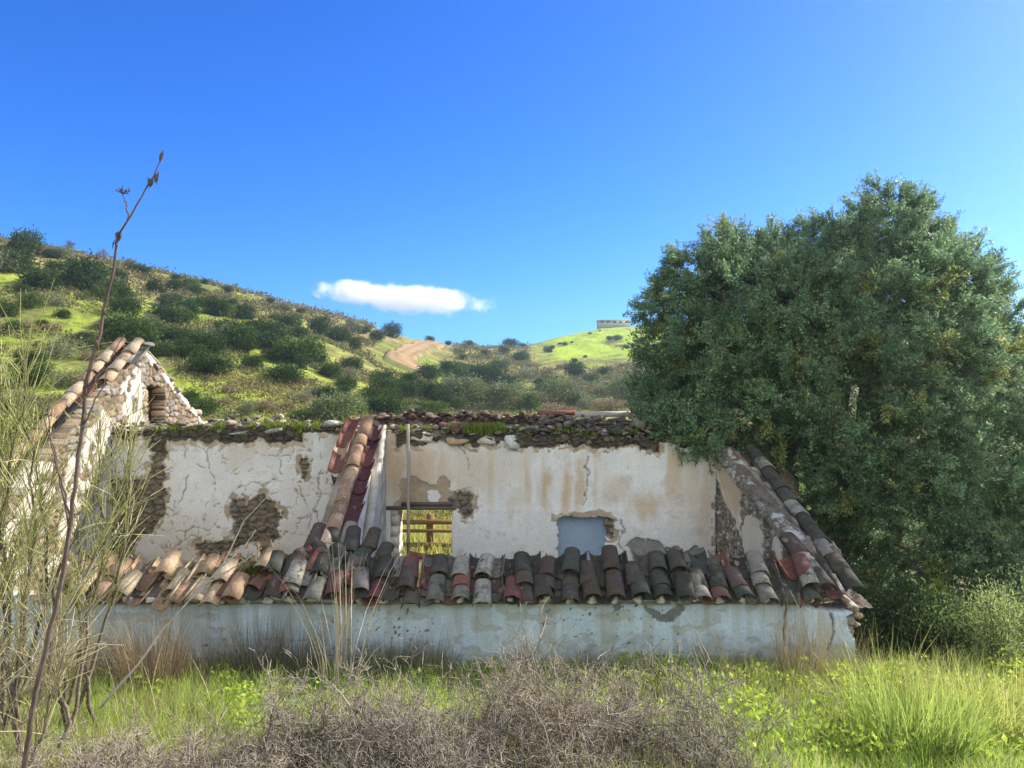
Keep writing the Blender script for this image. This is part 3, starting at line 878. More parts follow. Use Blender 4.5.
def tilecol(kind):
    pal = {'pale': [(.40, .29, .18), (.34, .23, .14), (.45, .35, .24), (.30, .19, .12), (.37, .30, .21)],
           'red': [(.19, .075, .055), (.15, .06, .055), (.17, .075, .055), (.14, .055, .06)],
           'tan': [(.29, .195, .125), (.24, .155, .105), (.31, .22, .15), (.22, .13, .09)], 'maroon': [(.085, .034, .036), (.11, .045, .04)],
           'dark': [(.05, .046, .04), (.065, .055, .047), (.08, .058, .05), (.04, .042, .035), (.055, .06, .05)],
           'grey': [(.20, .185, .16), (.16, .15, .13), (.25, .235, .20)]}[kind]
    return np.array(pal[RNG.integers(len(pal))]) * RNG.uniform(.85, 1.15)

SL = np.array([0, math.cos(R(29)), math.sin(R(29))]); SN = np.array([0, -math.sin(R(29)), math.cos(R(29))])
PITCH = .247
def eave_course(name, x0, x1, kinds, courses, label, skip=(), skew=0.0, jit=.012):
    courses = 3
    mb = MB(); mm = MB()
    n = int(round((x1 - x0) / PITCH))
    up = nrm(SL + np.array([skew, 0, 0]))
    for k in range(n):
        x = x0 + (k + .5) * PITCH
        for c in range(courses):
            if (k, c) in skip: continue
            o = np.array([x, YF - .13, 1.05 + .02 * math.sin((x - XE0) * 1.7)]) + up * (.17 * c)
            # channel tile, then the cover over the joint to its right
            j = RNG.normal(0, jit, 3)
            add_tile(mb, o + SN * (.075 + .020 * c) + j + up * .02, up + RNG.normal(0, .03, 3), SN + RNG.normal(0, .05, 3), rl=.088, rh=.105, concave=True,
                     col=tilecol(kinds[RNG.integers(len(kinds))]), L=.34)
        for c in range(courses):
            if (k, c + .5) in skip or RNG.uniform() < .17 * c: continue
            o = np.array([x + PITCH / 2, YF - .15, 1.05 + .02 * math.sin((x - XE0) * 1.7)]) + up * (.17 * c)
            j = RNG.normal(0, jit, 3)
            add_tile(mb, o + SN * (.055 + .021 * c) + j * 1.6, up + RNG.normal(0, .06, 3), SN + RNG.normal(0, .10, 3), rl=.106, rh=.090,
                     col=tilecol(kinds[RNG.integers(len(kinds))]), L=RNG.uniform(.28, .36))
        # lime mortar plug under the cover tile
        add_stone(mm, (x + PITCH / 2, YF - .03, 1.08), (.14, .14, .09), (.62, .58, .50), blocky=.2, rot=(0, 0, 0))
    # bed of mortar and earth the tiles lie on
    nx = max(4, int((x1 - x0) / .06)); ny = 16
    xx, tt = np.meshgrid(np.linspace(x0 + .05, x1 - .02, nx), np.linspace(.12, .66, ny), indexing='ij')
    bz = .012 + .03 * fbm(xx * 9, tt * 9, 120, 3)
    v = np.stack([xx, YF - .14 + SL[1] * tt, 1.03 + SL[2] * tt + bz], -1).reshape(-1, 3)
    f = np.array([[i * ny + j, (i + 1) * ny + j, (i + 1) * ny + j + 1, i * ny + j + 1] for i in range(nx - 1) for j in range(ny - 1)])
    mm.add(v, f, (.13, .115, .085))
    w = v.copy(); w[:, 2] -= .09; mm.add(w, f[:, ::-1], (.30, .26, .2))
    o = under(mb.build(name, M_tile_pale if label.startswith('sunlit') else M_tile), house); o['label'] = label
    mo = MB(); m = int(260 * (x1 - x0))
    bx = RNG.uniform(x0, x1, m); tt = RNG.uniform(.1, .62, m)
    kk = fbm(bx * 2.4, tt * 3, 170, 3) > .50; bx, tt = bx[kk], tt[kk]; m = len(bx)
    add_blades(mo, np.stack([bx, YF - .14 + SL[1] * tt, 1.06 + SL[2] * tt + RNG.uniform(0, .09, m)], 1), RNG.uniform(.02, .09, m), RNG.normal(0, .03, (m, 2)), .012, np.array([.10, .125, .03]) * RNG.uniform(.5, 1.6, (m, 1)))
    for k in range(int(9 * (x1 - x0))):
        t_ = RNG.uniform(.1, .66); add_stone(mo, (RNG.uniform(x0, x1), YF - .14 + SL[1] * t_, 1.13 + SL[2] * t_), RNG.uniform(.03, .10, 3), np.array((.20, .15, .11)) * RNG.uniform(.4, 1.6), .5)
    mo.build('moss_growth', M_moss).parent = o
    q = mm.build('mortar_bed', M_stone); q.parent = o
    return o
def px2x(px, Y=YF): return (px - 512) / FPX * Y
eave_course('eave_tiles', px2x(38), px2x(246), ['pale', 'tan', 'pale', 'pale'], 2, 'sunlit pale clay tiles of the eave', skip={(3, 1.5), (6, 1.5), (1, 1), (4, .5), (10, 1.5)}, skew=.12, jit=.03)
eave_course('eave_tiles', px2x(246), px2x(416), ['dark', 'red', 'dark', 'grey'], 2, 'eave tiles of mixed red and grey clay', skip={(0, 1.5), (2, 1.5), (3, 1), (5, 1.5)}, skew=0, jit=.022)
eave_course('eave_tiles', px2x(416), px2x(508), ['grey', 'dark', 'grey', 'red'], 2, 'grey lichened eave tiles in front of the doorway', skip={(0, 1.5), (2, 1.5)})
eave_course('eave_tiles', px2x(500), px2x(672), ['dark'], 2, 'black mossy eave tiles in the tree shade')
eave_course('eave_tiles', px2x(672), px2x(806), ['dark', 'dark', 'red', 'dark', 'grey'], 2, 'dark and red eave tiles next to the corner', skip={(4, 1.5)})

def slope_column(mb, p0, p1, kinds, concave=False, rl=.108, rh=.086, step=.30, lift=0, nside=(0, 0, 1), skip=()):
    p0 = np.array(p0, float); p1 = np.array(p1, float)
    L = np.linalg.norm(p1 - p0); up = (p1 - p0) / L
    nn = np.array(nside, float); nn = nn - up * np.dot(nn, up); nn /= np.linalg.norm(nn)
    for k in range(int(L / step)):
        if k in skip: continue
        o = p0 + up * (k * step) + nn * (lift + .004 * (k % 2)) + RNG.normal(0, .006, 3)
        a, b = (rl, rh) if not concave else (rh, rl)
        add_tile(mb, o, up + RNG.normal(0, .025, 3), nn + RNG.normal(0, .04, 3), rl=a, rh=b, concave=concave, col=tilecol(kinds[RNG.integers(len(kinds))]))
# partition: covers with channels on both sides
mb = MB()
T0, T1 = (-2.17, 8.55, 1.26), (-2.17, 11.05, 2.74)
slope_column(mb, (-2.17, 9.0, 1.54), T1, ['tan'], lift=.09, rl=.10, rh=.082, step=.25)
slope_column(mb, (-2.17, 8.5, 1.24), (-2.17, 9.15, 1.62), ['dark', 'dark', 'pale'], lift=.08)
slope_column(mb, (-2.38, 10.0, 2.14), (-2.38, 11.1, 2.80), ['tan', 'red'], concave=True, lift=.13, rl=.115, rh=.10)
slope_column(mb, (-2.00, 8.9, 1.46), (-2.00, 11.05, 2.74), ['maroon'], concave=True, lift=.10)
slope_column(mb, (-1.97, 8.5, 1.24), (-1.97, 9.1, 1.58), ['dark', 'grey'], lift=.06)
slope_column(mb, (-2.36, 8.5, 1.24), (-2.36, 9.2, 1.64), ['dark', 'red'], lift=.06)
o = under(mb.build('slope_tiles', M_tile_pale), part_w); o['label'] = 'column of lit cover tiles climbing the dividing wall'
for q in (o, skin):
    q.parent = part_w; q.matrix_parent_inverse = Matrix.Identity(4)
# gable of the tall end
mb = MB()
sl = (3.92 - 2.08) / (11.85 - 8.95)
def glz(y): return 2.08 + sl * (y - 8.95)
slope_column(mb, (-6.34, 8.4, glz(8.4) + .0), (-6.34, 11.95, glz(11.95)), ['pale'], lift=.06)
slope_column(mb, (-6.05, 11.0, glz(11.0)), (-6.05, 11.95, glz(11.95)), ['pale'], lift=.05, step=.27)
slope_column(mb, (-6.20, 9.8, glz(9.8)), (-6.20, 11.95, glz(11.95)), ['dark', 'red'], concave=True, lift=.09)
slope_column(mb, (-5.90, 11.5, glz(11.5)), (-5.90, 11.95, glz(11.95)), ['grey'], concave=True, lift=.08)
slope_column(mb, (-6.05, 12.75, 3.48), (-6.05, 12.1, 3.92), ['red', 'pale'], lift=.06)
slope_column(mb, (-6.2, 13.6, 3.05), (-6.2, 12.1, 3.92), ['dark'], lift=.05)
o = mb.build('verge_tiles', M_tile_pale); o.parent = gable_l; o['label'] = 'pale clay tiles along the sloping gable edge'
mb = MB()
for k in range(9):
    add_stone(mb, (-6.35 + .055 * k, 12.0 + RNG.uniform(-.12, .12), 4.03 + RNG.uniform(-.02, .04)), (.16, .30, .06), np.array((.15, .145, .14)) * RNG.uniform(.6, 1.3), .7)
for k in range(26):
    y = RNG.uniform(12.2, 14.4); add_stone(mb, (XL - RNG.uniform(0, .4), y, np.interp(y, GLP[0], GLP[1]) + .02), (.16, .2, .11), np.array(LT[k % 3]) * RNG.uniform(.8, 1.3), .7)
o = mb.build('ridge_stones', M_stone); o.parent = gable_l
# right gable: two columns of cover tiles, mortar verge between
mb = MB()
slope_column(mb, (3.70, 8.0, 1.05), (3.58, 11.3, 2.38), ['dark', 'dark', 'dark', 'grey'], lift=.12, rl=.115, rh=.095)
slope_column(mb, (3.47, 7.98, 1.06), (3.38, 11.3, 2.36), ['dark', 'dark', 'red'], concave=True, lift=.08)
slope_column(mb, (3.36, 7.95, 1.12), (3.32, 8.9, 1.48), ['dark', 'grey'], lift=.06, rl=.13, rh=.11)
o = mb.build('verge_tiles', M_tile); o.parent = gable_r; o['label'] = 'dark mossy tiles down the sloping gable edge'
mb = MB()
for k in range(70):
    y = RNG.uniform(8.6, 11.2); z = np.interp(y, GRP[0], GRP[1]) + .01
    add_stone(mb, (gxr(y) + RNG.uniform(-.02, .16), y, z), (.10, .16, .09), np.array((.20, .18, .15)) * RNG.uniform(.5, 1.9), .4)
for k in range(16):
    add_stone(mb, (3.74 + RNG.uniform(-.06, .02), 8.12 + RNG.uniform(-.06, .1), .25 + .052 * k), (.12, .18, .08), np.array(LT[k % 3]) * RNG.uniform(.7, 1.1), .7)
add_stone(mb, (2.98, 8.22, 1.17), (.32, .34, .16), (.20, .205, .19), .5)
nu_, nv_ = 150, 26
uu, vv = np.meshgrid(np.linspace(8.05, 11.55, nu_), np.linspace(-.03, .60, nv_), indexing='ij')
zz = np.interp(uu, GRP[0], GRP[1]) - .02 + .13 * fbm(uu * 5, vv * 5, 160, 4) + .03 * fbm(uu * 22, vv * 22, 161, 3) - .10 * sstep(.05, -.03, vv) - .12 * sstep(.22, .36, vv)
vv = vv + gxr(uu)
lich = sstep(.57, .66, fbm(uu * 9, vv * 9, 162, 5))[..., None]
cc = np.array([.15, .125, .095]) * (.4 + 1.2 * fbm(uu * 7, vv * 7, 163, 4))[..., None]
cc = cc * (1 - lich) + np.array([.42, .41, .37]) * lich
ff = np.array([[i * nv_ + j, (i + 1) * nv_ + j, (i + 1) * nv_ + j + 1, i * nv_ + j + 1] for i in range(nu_ - 1) for j in range(nv_ - 1)])[:, ::-1]
mb.add(np.stack([vv, uu, zz], -1).reshape(-1, 3), ff, cc.reshape(-1, 3))
o = mb.build('mortar_verge', M_stone); o.parent = gable_r
mb = MB()
p = P(783, 485, 11.4)
add_stone(mb, p, (.66, .5, .52), (.23, .175, .12), .75, rot=(0, .5, 0)); add_stone(mb, p + np.array([-.25, .1, .2]), (.5, .5, .2), (.12, .10, .075), .7)
for k in range(24): add_stone(mb, (3.9 + RNG.uniform(-.3, .3), 11.5, RNG.uniform(-.3, 1.7)), (.3, .3, .22), np.array(DK[k % 4]) * 1.5, .7)
o = mb.build('broken_masonry', M_stone); o.parent = gable_r; o['label'] = 'brown block of masonry left behind the gable top'

# --- back wall with its row of worn tiles
YB = 14.4
def b_top(u):
    px = 512 + (XL + u) * FPX / YB
    row = np.interp(px, [205, 240, 300, 330, 375, 385, 540, 572, 660], [420, 424, 428, 424, 414, 417, 416, 421, 421])
    return CAM_H - (row - 384) / FPX * YB + (fbm(u * 4, u * 0, 52, 3) - .5) * .10
def b_fn(u, z):
    so, sc = stone_layer(u, z, .2, 48, 1.0)
    return so, sc
bx0, bx1 = px2x(382, YB), px2x(462, YB)
back = relief_wall('back_wall', (XL, YB, 0), (1, 0, 0), (0, -1, 0), 8.9, -.6, b_top, .45, b_fn,
                   lambda u, z: ~((XL + u > bx0 - .2) & (XL + u < bx1 + .2) & (z < 1.75)), .035)
back['label'] = 'rear stone wall with an opening behind the doorway'
mb = MB(); mm = MB()
for k, px in enumerate(np.arange(378, 575, 10.0)):
    x = px2x(px, YB); z = CAM_H - (413.5 + RNG.normal(0, 1.6) - 384) / FPX * YB
    add_tile(mb, (x, YB - .1 + RNG.normal(0, .03), z - .12), (RNG.normal(0, .1), .9, -.22), (0, .22, .9), rl=.10, rh=.085, col=tilecol('red') * RNG.uniform(.5, .9))
    add_tile(mb, (x + .1, YB - .1, z - .10), (RNG.normal(0, .15), .9, -.18), (0, .2, .9), rl=.085, rh=.10, concave=True, col=tilecol('red') * .7)
    for q in range(5):
        add_stone(mm, (x + RNG.uniform(-.1, .1), YB + RNG.uniform(-.1, .2), z + RNG.uniform(-.22, 0)), (.16, .2, .10), np.array((.12, .085, .065)) * RNG.uniform(.4, 1.5), .6)
for px in (640, 645, 650, 656):
    p = P(px, 409, YB); add_stone(mm, p + RNG.normal(0, .05, 3), (.25, .25, .3), np.array((.28, .12, .07)) * RNG.uniform(.5, 1.3), .6)
o = mb.build('worn_tiles', M_tile); o.parent = back; o['label'] = 'worn reddish tile ends on the rear wall'
q = mm.build('mortar_bed', M_stone); q.parent = back
mb = MB()
a, b = P(575, 417, YB), P(641, 415, YB)
add_box(mb, ((a[0] + b[0]) / 2, YB + .15, (a[2] + b[2]) / 2 + .03), (b[0] - a[0], .34, .10), (.46, .43, .39), jit=.012)
add_box(mb, (px2x(557, YB), YB + .1, P(0, 413, YB)[2]), (.75, .2, .08), (.24, .10, .07), jit=.015)
o = mb.build('concrete_beam', M_wall); o.parent = back

# ---------------------------------------------------------------- loose things in and around the ruin
def rotm(ax, ay, az):
    return np.array(Matrix.Rotation(az, 3, 'Z') @ Matrix.Rotation(ay, 3, 'Y') @ Matrix.Rotation(ax, 3, 'X'))
mb = MB()
pts = resample([P(408, 604, 10.8), P(408.5, 520, 10.8), P(408, 424, 10.8)], 16, .004)
hgt = np.linspace(0, 1, 16)
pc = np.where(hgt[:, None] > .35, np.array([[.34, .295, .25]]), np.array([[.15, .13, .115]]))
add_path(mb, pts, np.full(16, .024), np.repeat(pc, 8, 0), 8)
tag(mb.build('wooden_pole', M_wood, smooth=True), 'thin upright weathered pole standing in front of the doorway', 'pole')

fence = thing('wooden_fence', 'brown wooden rail fence seen through the doorway of the ruin', 'fence', (-1.8, 16.6, ZB))
YFN = 16.6
for (px, w) in ((379, 8), (430, 7), (481, 8)):
    mb = MB(); a, b = P(px, 514, YFN), P(px, 560, YFN)
    add_box(mb, (a[0], YFN, (a[2] + ZB) / 2), (w * YFN / FPX, .12, a[2] - ZB), (.24, .15, .08), jit=.006)
    under(mb.build('post', M_wood), fence)
for (py, h) in ((521.5, 5), (530, 3), (544, 4), (551, 2.5)):
    mb = MB(); a, b = P(372, py, YFN), P(490, py, YFN)
    add_box(mb, ((a[0] + b[0]) / 2, YFN - .08, a[2]), (b[0] - a[0], .04, h * YFN / FPX), (.27, .17, .09), jit=.01)
    under(mb.build('rail', M_wood), fence)

# loose tiles slid down below the partition
tile_mesh = {}
def loose_tile(px, py, Y, kind, rot, label, grp='loose roof tiles slipped below the dividing wall', conc=False):
    mb = MB(); add_tile(mb, (0, -.2, -.03), (0, 1, 0), (0, 0, 1), concave=conc, col=tilecol(kind), L=RNG.uniform(.28, .42))
    o = mb.build('roof_tile', M_tile); o.location = P(px, py, Y); o.rotation_euler = [R(a) for a in rot]
    return tag(o, label, 'roof tile', grp)
dk = 'dark clay roof tile lying in the heap at the foot of the dividing wall'
rd = 'reddish clay roof tile lying loose on the eave left of the tile heap'
for (px, py, Y, kd, rot, lb) in (
        (352, 540, 8.75, 'dark', (34, 6, 8), 'topmost dark roof tile of the heap under the tiled dividing wall, left one'), (372, 536, 8.8, 'dark', (38, -8, -14), 'topmost dark roof tile of the heap, right one beside the white render'), (334, 532, 8.9, 'dark', (36, 5, 22), 'dark roof tile turned left at the upper edge of the tile heap'),
        (362, 553, 8.6, 'dark', (25, 12, -25), 'dark roof tile turned right in the middle of the tile heap'), (340, 552, 8.55, 'dark', (30, -6, 30), 'dark roof tile turned left in the middle of the tile heap'), (322, 550, 8.55, 'dark', (28, 10, 42), 'dark roof tile low on the left side of the tile heap'),
        (384, 552, 8.6, 'dark', (30, 3, -8), 'dark roof tile at the right foot of the heap beside the door jamb'), (305, 556, 8.5, 'dark', (26, 0, 52), 'outermost dark roof tile at the left tip of the tile heap'),
        (316, 560, 8.35, 'red', (30, 0, -12), 'reddish roof tile just left of the tall straw below the heap'), (292, 566, 8.3, 'red', (34, 8, 30), 'reddish roof tile between the tilted orange piece and the heap'), (272, 569, 8.25, 'red', (28, -5, 18), 'reddish roof tile lying in the grass tuft left of the heap'),
        (290, 580, 8.05, 'red', (30, 0, 6), 'lowest reddish roof tile hanging over the eave left of the straw'), (262, 576, 8.15, 'red', (25, 5, -15), 'reddish roof tile nearest the pale sunlit tiles')):
    loose_tile(px, py, Y, kd, rot, lb)
loose_tile(266, 549, 8.5, 'pale', (62, 0, 35), 'broken orange tile piece standing tilted among the fallen tiles', conc=True)
loose_tile(231, 583, 8.0, 'red', (34, 0, -10), 'purple-red roof tile tilted at the right end of the pale sunlit tiles')
loose_tile(339, 478, 10.4, 'grey', (30, 0, 25), 'single grey-green roof tile hanging over the left edge of the dividing wall', conc=True)
loose_tile(440, 566, 8.55, 'red', (42, 0, 4), 'large dark red tile lying above the grey tiles below the doorway', conc=True)
loose_tile(459, 425, YS + .15, 'red', (8, 0, 62), 'two-tone red tile lying askew on the wall top, left of the moss', grp='red tiles on the wall top')
loose_tile(452, 428, YS + .1, 'red', (14, 0, 55), 'red tile lying askew on the wall top, nearer the pole', grp='red tiles on the wall top')
loose_tile(420, 556, 11.35, 'red', (10, 0, 80), 'orange tile lying on the doorway sill beside the pole', grp='orange tiles on the doorway sill')
loose_tile(438, 558, 11.3, 'red', (6, 0, 100), 'orange tile lying on the doorway sill at its right side', grp='orange tiles on the doorway sill')

# rubble wall under the olive tree
mb = MB()
for k in range(130):
    t = RNG.uniform(); px = 862 + 96 * t; py = RNG.uniform(532 + 25 * abs(t - .4), 618)
    p = P(px, py, 12.6 + RNG.uniform(-.15, .25))
    add_stone(mb, p, (RNG.uniform(.16, .36), .3, RNG.uniform(.1, .22)), np.array(LT[k % 3]) * RNG.uniform(.6, 1.2), .75)
tag(mb.build('stone_wall', M_stone), 'tumbled dry stone wall half hidden beneath the olive tree', 'stone wall')

# ---------------------------------------------------------------- the big olive tree
tree = thing('olive_tree', 'large wild olive tree with a dense grey-green crown overhanging the right end of the ruin', 'tree', (5.2, 11.9, -.3))
mb = MB()
base = np.array([5.3, 11.9, -.35])
def limb(pts, r0, r1, n=12, wob=.05, sd=0):
    q = resample(pts, n, wob, sd); add_path(mb, q, np.linspace(r0, r1, n), (.13, .105, .08), 7); return q
limb([base, base + (-.1, 0, 1.2), base + (-.5, .1, 2.6), base + (-1.0, .1, 4.2)], .26, .07, sd=1)
limb([base + (.15, 0, 0), base + (.3, .1, 1.6), base + (.5, .2, 3.4), base + (.5, .2, 6.0)], .24, .05, sd=2)
for k, (px, py, Y) in enumerate(((670, 300, 11.9), (690, 380, 11.8), (760, 250, 12), (830, 250, 11.9), (890, 225, 12), (985, 300, 12), (1010, 420, 11.6), (980, 520, 11), (760, 440, 11.9), (880, 420, 10.8), (930, 580, 10.5))):
    limb([base + (0, 0, .9), base + (RNG.uniform(-.4, .4), 0, 2.0), P(px, py, Y) * .55 + (base + (0, 0, 2.6)) * .45, P(px, py, Y)], .11, .015, 14, .06, sd=10 + k)
under(mb.build('trunk', M_bark, smooth=True), tree)
blobs = [  # column, row, radius in image units at that depth, depth
    (735, 330, 58, 12.7), (790, 295, 56, 12.7), (850, 290, 60, 12.7), (700, 385, 44, 12.6), (905, 280, 50, 12.7), (690, 310, 36, 12.6), (950, 330, 50, 12.6),
    (818, 500, 28, 12.0), (846, 556, 30, 11.7), (792, 466, 22, 12.1), (838, 600, 26, 11.2), (880, 600, 30, 11.0), (655, 425, 18, 11.4), (676, 428, 24, 11.25), (700, 436, 20, 11.1), (662, 405, 24, 11.6), (735, 452, 22, 11.6),
    (674, 306, 32, 12.2), (660, 345, 28, 12.2), (692, 274, 27, 12.2), (668, 390, 30, 12.2), (690, 425, 32, 12.0), (730, 248, 27, 12.3), (764, 264, 36, 12.2), (802, 258, 33, 12.3),
    (738, 300, 55, 11.7), (720, 360, 52, 11.6), (735, 415, 46, 11.7), (800, 320, 60, 11.2), (790, 395, 58, 11.2), (800, 445, 34, 12.0), (840, 255, 42, 11.9), (885, 240, 44, 11.8),
    (897, 212, 24, 12.0), (928, 246, 27, 12.0), (860, 320, 60, 11.0), (860, 400, 62, 10.8), (858, 470, 52, 11.2), (925, 300, 58, 11.2), (965, 275, 34, 11.8), (985, 320, 34, 11.5),
    (935, 370, 60, 10.8), (925, 440, 62, 10.6), (915, 510, 56, 11.0), (990, 395, 55, 11.0), (995, 460, 58, 10.8), (985, 530, 56, 10.6), (1040, 430, 50, 11.2), (1050, 520, 55, 10.8),
    (868, 530, 32, 11.9), (1010, 590, 44, 10.4), (965, 575, 36, 10.6), (1060, 600, 50, 10.6), (1005, 345, 22, 11.6), (1100, 500, 60, 11.4), (1040, 640, 40, 10.0), (880, 575, 26, 11.4)]
mb = MB(); tw = MB()
for (px, py, r, Y) in blobs:
    c = P(px, py, Y); rr = r * Y / FPX
    if py > 480: rr *= .95
    nc = int(46 * (rr / .7) ** 2) + 8
    dirs = nrm(RNG.normal(size=(nc, 3)))
    cc = c + dirs * (rr * (RNG.uniform(.5, 1.0, (nc, 1)) + .22 * RNG.uniform(0, 1, (nc, 1)) ** 3))
    for q in range(nc):
        m = int(RNG.uniform(230, 420))
        ax = nrm(dirs[q] + np.array([0, -.1, .55]) + RNG.normal(0, .35, 3))
        nt = 9
        tdir = nrm(ax + RNG.normal(0, .55, (nt, 3)))
        tl = RNG.uniform(.18, .38, nt)
        ti = RNG.integers(nt, size=m); s = RNG.uniform(0, 1, m) ** .8
        pos = cc[q] + tdir[ti] * (s * tl[ti])[:, None] + RNG.normal(0, .025, (m, 3))
        ld = tdir[ti] + RNG.normal(0, .75, (m, 3))
        tone = RNG.uniform()
        b = np.array([.15, .255, .125]) * (1 - tone) + np.array([.28, .42, .215]) * tone
        if RNG.uniform() < .08: b = np.array([.32, .36, .11])
        lc = b * RNG.uniform(.7, 1.3, (m, 1))
        add_leaves(mb, pos, ld, RNG.uniform(.036, .070, m), RNG.uniform(.014, .024, m), lc)
        add_segs(tw, np.tile(cc[q] - ax * .05, (nt, 1)), cc[q] + tdir * tl[:, None], .005, .002, (.10, .085, .06))
under(mb.build('crown', M_leaf), tree)
under(tw.build('twigs', M_bark), tree)

# ---------------------------------------------------------------- bushes and trees on the hills
def bush_mesh(name, n, cols, lobes, flat=.8, size=.13, seed=0, tall=1.0, ls=.6):
    r = np.random.default_rng(seed)
    mb = MB()
    ctr = [(0, 0, .5)] + [(math.cos(a) * r.uniform(.3, .55), math.sin(a) * r.uniform(.3, .55), r.uniform(.3, .75)) for a in r.uniform(0, 6.28, lobes)]
    rad = [.55] + list(r.uniform(.28, .5, lobes))
    w = np.array(rad) ** 2; w /= w.sum()
    ch = r.choice(len(ctr), n, p=w)
    d = nrm(r.normal(size=(n, 3)))
    rd = np.array(rad)[ch] * (r.uniform(.6, 1.0, n) + .35 * r.uniform(0, 1, n) ** 4) * (1 + .28 * np.sin(d[:, 0] * 6 + ch * 2) * np.cos(d[:, 2] * 5 + ch) + .18 * np.sin(d[:, 1] * 9 + ch))
    p = np.array(ctr)[ch] + d * rd[:, None]
    p[:, 2] *= flat * tall
    k = p[:, 2] > .0
    p, d, ch = p[k], d[k], ch[k]; m = len(p)
    lob = r.uniform(.75, 1.25, len(ctr))
    c0, c1 = np.array(cols[0]), np.array(cols[1])
    t = r.uniform(size=(m, 1))
    c = (c0 * (1 - t) + c1 * t) * lob[ch][:, None]
    add_leaves(mb, p, d + r.normal(0, .9, (m, 3)) + np.array([0, 0, .4]), r.uniform(.6, 1.4, m) * size, r.uniform(.5, 1.1, m) * size * ls, c)
    return mb.mesh(name, M_bush)
DARK = [bush_mesh('evergreen_bush', 3200, ((.022, .048, .014), (.075, .125, .03)), 9, 1.15, .11, s) for s in (1, 2, 3)]
MID = [bush_mesh('evergreen_bush', 2800, ((.045, .085, .02), (.125, .19, .045)), 8, 1.1, .12, s) for s in (4, 5)]
GREY = [bush_mesh('grey_bush', 2600, ((.15, .165, .085), (.25, .265, .15)), 8, 1.05, .11, s, ls=.4) for s in (6, 7)]
BROWN = [bush_mesh('dry_bush', 2200, ((.21, .165, .09), (.32, .26, .15)), 6, .6, .11, s, ls=.4) for s in (8, 9)]
PALE = [bush_mesh('olive_tree', 4200, ((.12, .16, .07), (.24, .285, .13)), 10, 1.0, .085, s, tall=1.25) for s in (10, 11)]
n_b = 0
def bush(px, py, w, kind, label, grp, squash=1.0, name=None):
    """px, py = foot of the bush in the view; w = its width there"""
    global n_b
    n_b += 1
    q = hit(px, py); r = random.Random(n_b)
    o = bpy.data.objects.new(name or {'d': 'evergreen_bush', 'm': 'evergreen_bush', 'g': 'grey_bush', 'b': 'dry_bush', 'p': 'olive_tree'}[kind],
                             r.choice({'d': DARK, 'm': MID, 'g': GREY, 'b': BROWN, 'p': PALE}[kind]))
    COL.objects.link(o)
    s = w * q[1] / FPX / 1.75
    o.location = (q[0], q[1], height(q[0], q[1]) - .08 * s)
    o.scale = (s * r.uniform(.85, 1.3), s * r.uniform(.8, 1.25), s * squash * r.uniform(.65, 1.1)); o.rotation_euler = (0, 0, r.uniform(0, 6.28))
    return tag(o, label, 'tree' if kind == 'p' or (name and 'tree' in name) else 'bush', grp)
GU, GL, GS, GG = 'bushes on the upper left hillside', 'bushes on the lower left hillside', 'bushes below the saddle', 'bushes on the bright green hill'
one = [
    (212, 374, 42, 'd', 'round dark bush on the grass right of the gable peak, left one of a pair', GL),
    (252, 370, 30, 'd', 'smaller round dark bush on the grass, right one of a pair near the gable peak', GL),
    (140, 346, 42, 'm', 'bright-edged green bush just above the gable peak', GL),
    (41, 291, 38, 'd', 'dark round bush alone on the far left upper slope', GU),
    (81, 290, 52, 'd', 'widest dark bush high on the left hill under the skyline', GU),
    (10, 270, 42, 'd', 'dark bush at the left edge high on the hill', GU),
    (138, 275, 26, 'd', 'small dark bush just under the skyline right of the widest one', GU),
    (66, 358, 46, 'g', 'large grey shrub left of the tall dry stalk on the slope', GL),
    (70, 388, 40, 'g', 'grey broomy shrub lower left, close behind the gable slope', GL),
    (335, 421, 56, 'p', 'pale round olive bush close behind the wall, left of the tiled dividing wall', GL),
    (463, 407, 46, 'p', 'pale grey-green olive tree above the wall, left of the tallest one', 'olive trees behind the ruin'),
    (507, 409, 50, 'p', 'tallest olive tree behind the ruin at the middle', 'olive trees behind the ruin'),
    (558, 405, 40, 'p', 'pale olive tree right of the tallest one behind the ruin', 'olive trees behind the ruin'),
    (627, 403, 46, 'p', 'olive tree beside the big crown at the right behind the ruin', 'olive trees behind the ruin'),
    (590, 408, 34, 'g', 'dry grey shrub between the two right olive trees', GS), (610, 410, 44, 'b', 'tan dry shrub on the slope just behind the rear wall beam', GS),
    (560, 412, 36, 'b', 'tan dry shrub below the pale olive tree', GS),
    (528, 378, 24, 'g', 'grey bush just right of the tallest olive tree crown', GS), (521, 362, 17, 'd', 'small upright dark tree above the tallest olive tree', GS),
    (576, 377, 22, 'd', 'dark bush at the foot of the bright green hill', GS),
    (430, 333, 12, 'd', 'lone small tree on the skyline beside the dirt road', 'trees on the saddle skyline'),
    (448, 340, 8, 'd', 'smallest tree on the skyline right of the dirt road', 'trees on the saddle skyline'),
    (469, 343, 12, 'm', 'low bush on the skyline right of the two saddle trees', 'trees on the saddle skyline'),
    (511, 346, 18, 'd', 'dark bush on the skyline at the lowest point of the saddle', 'trees on the saddle skyline'),
    (522, 341, 9, 'd', 'thin dark tree on the skyline at the foot of the green hill', 'trees on the saddle skyline'),
    (617, 340, 9, 'd', 'single dark bush on the bright green hill below the flat building', GG),
    (610, 340, 8, 'd', 'low dark shrub touching the single bush on the green hill', GG),
    (393, 338, 22, 'd', 'dark bush on the ridge just left of the dirt road', GU),
]
for a in one: bush(*a)
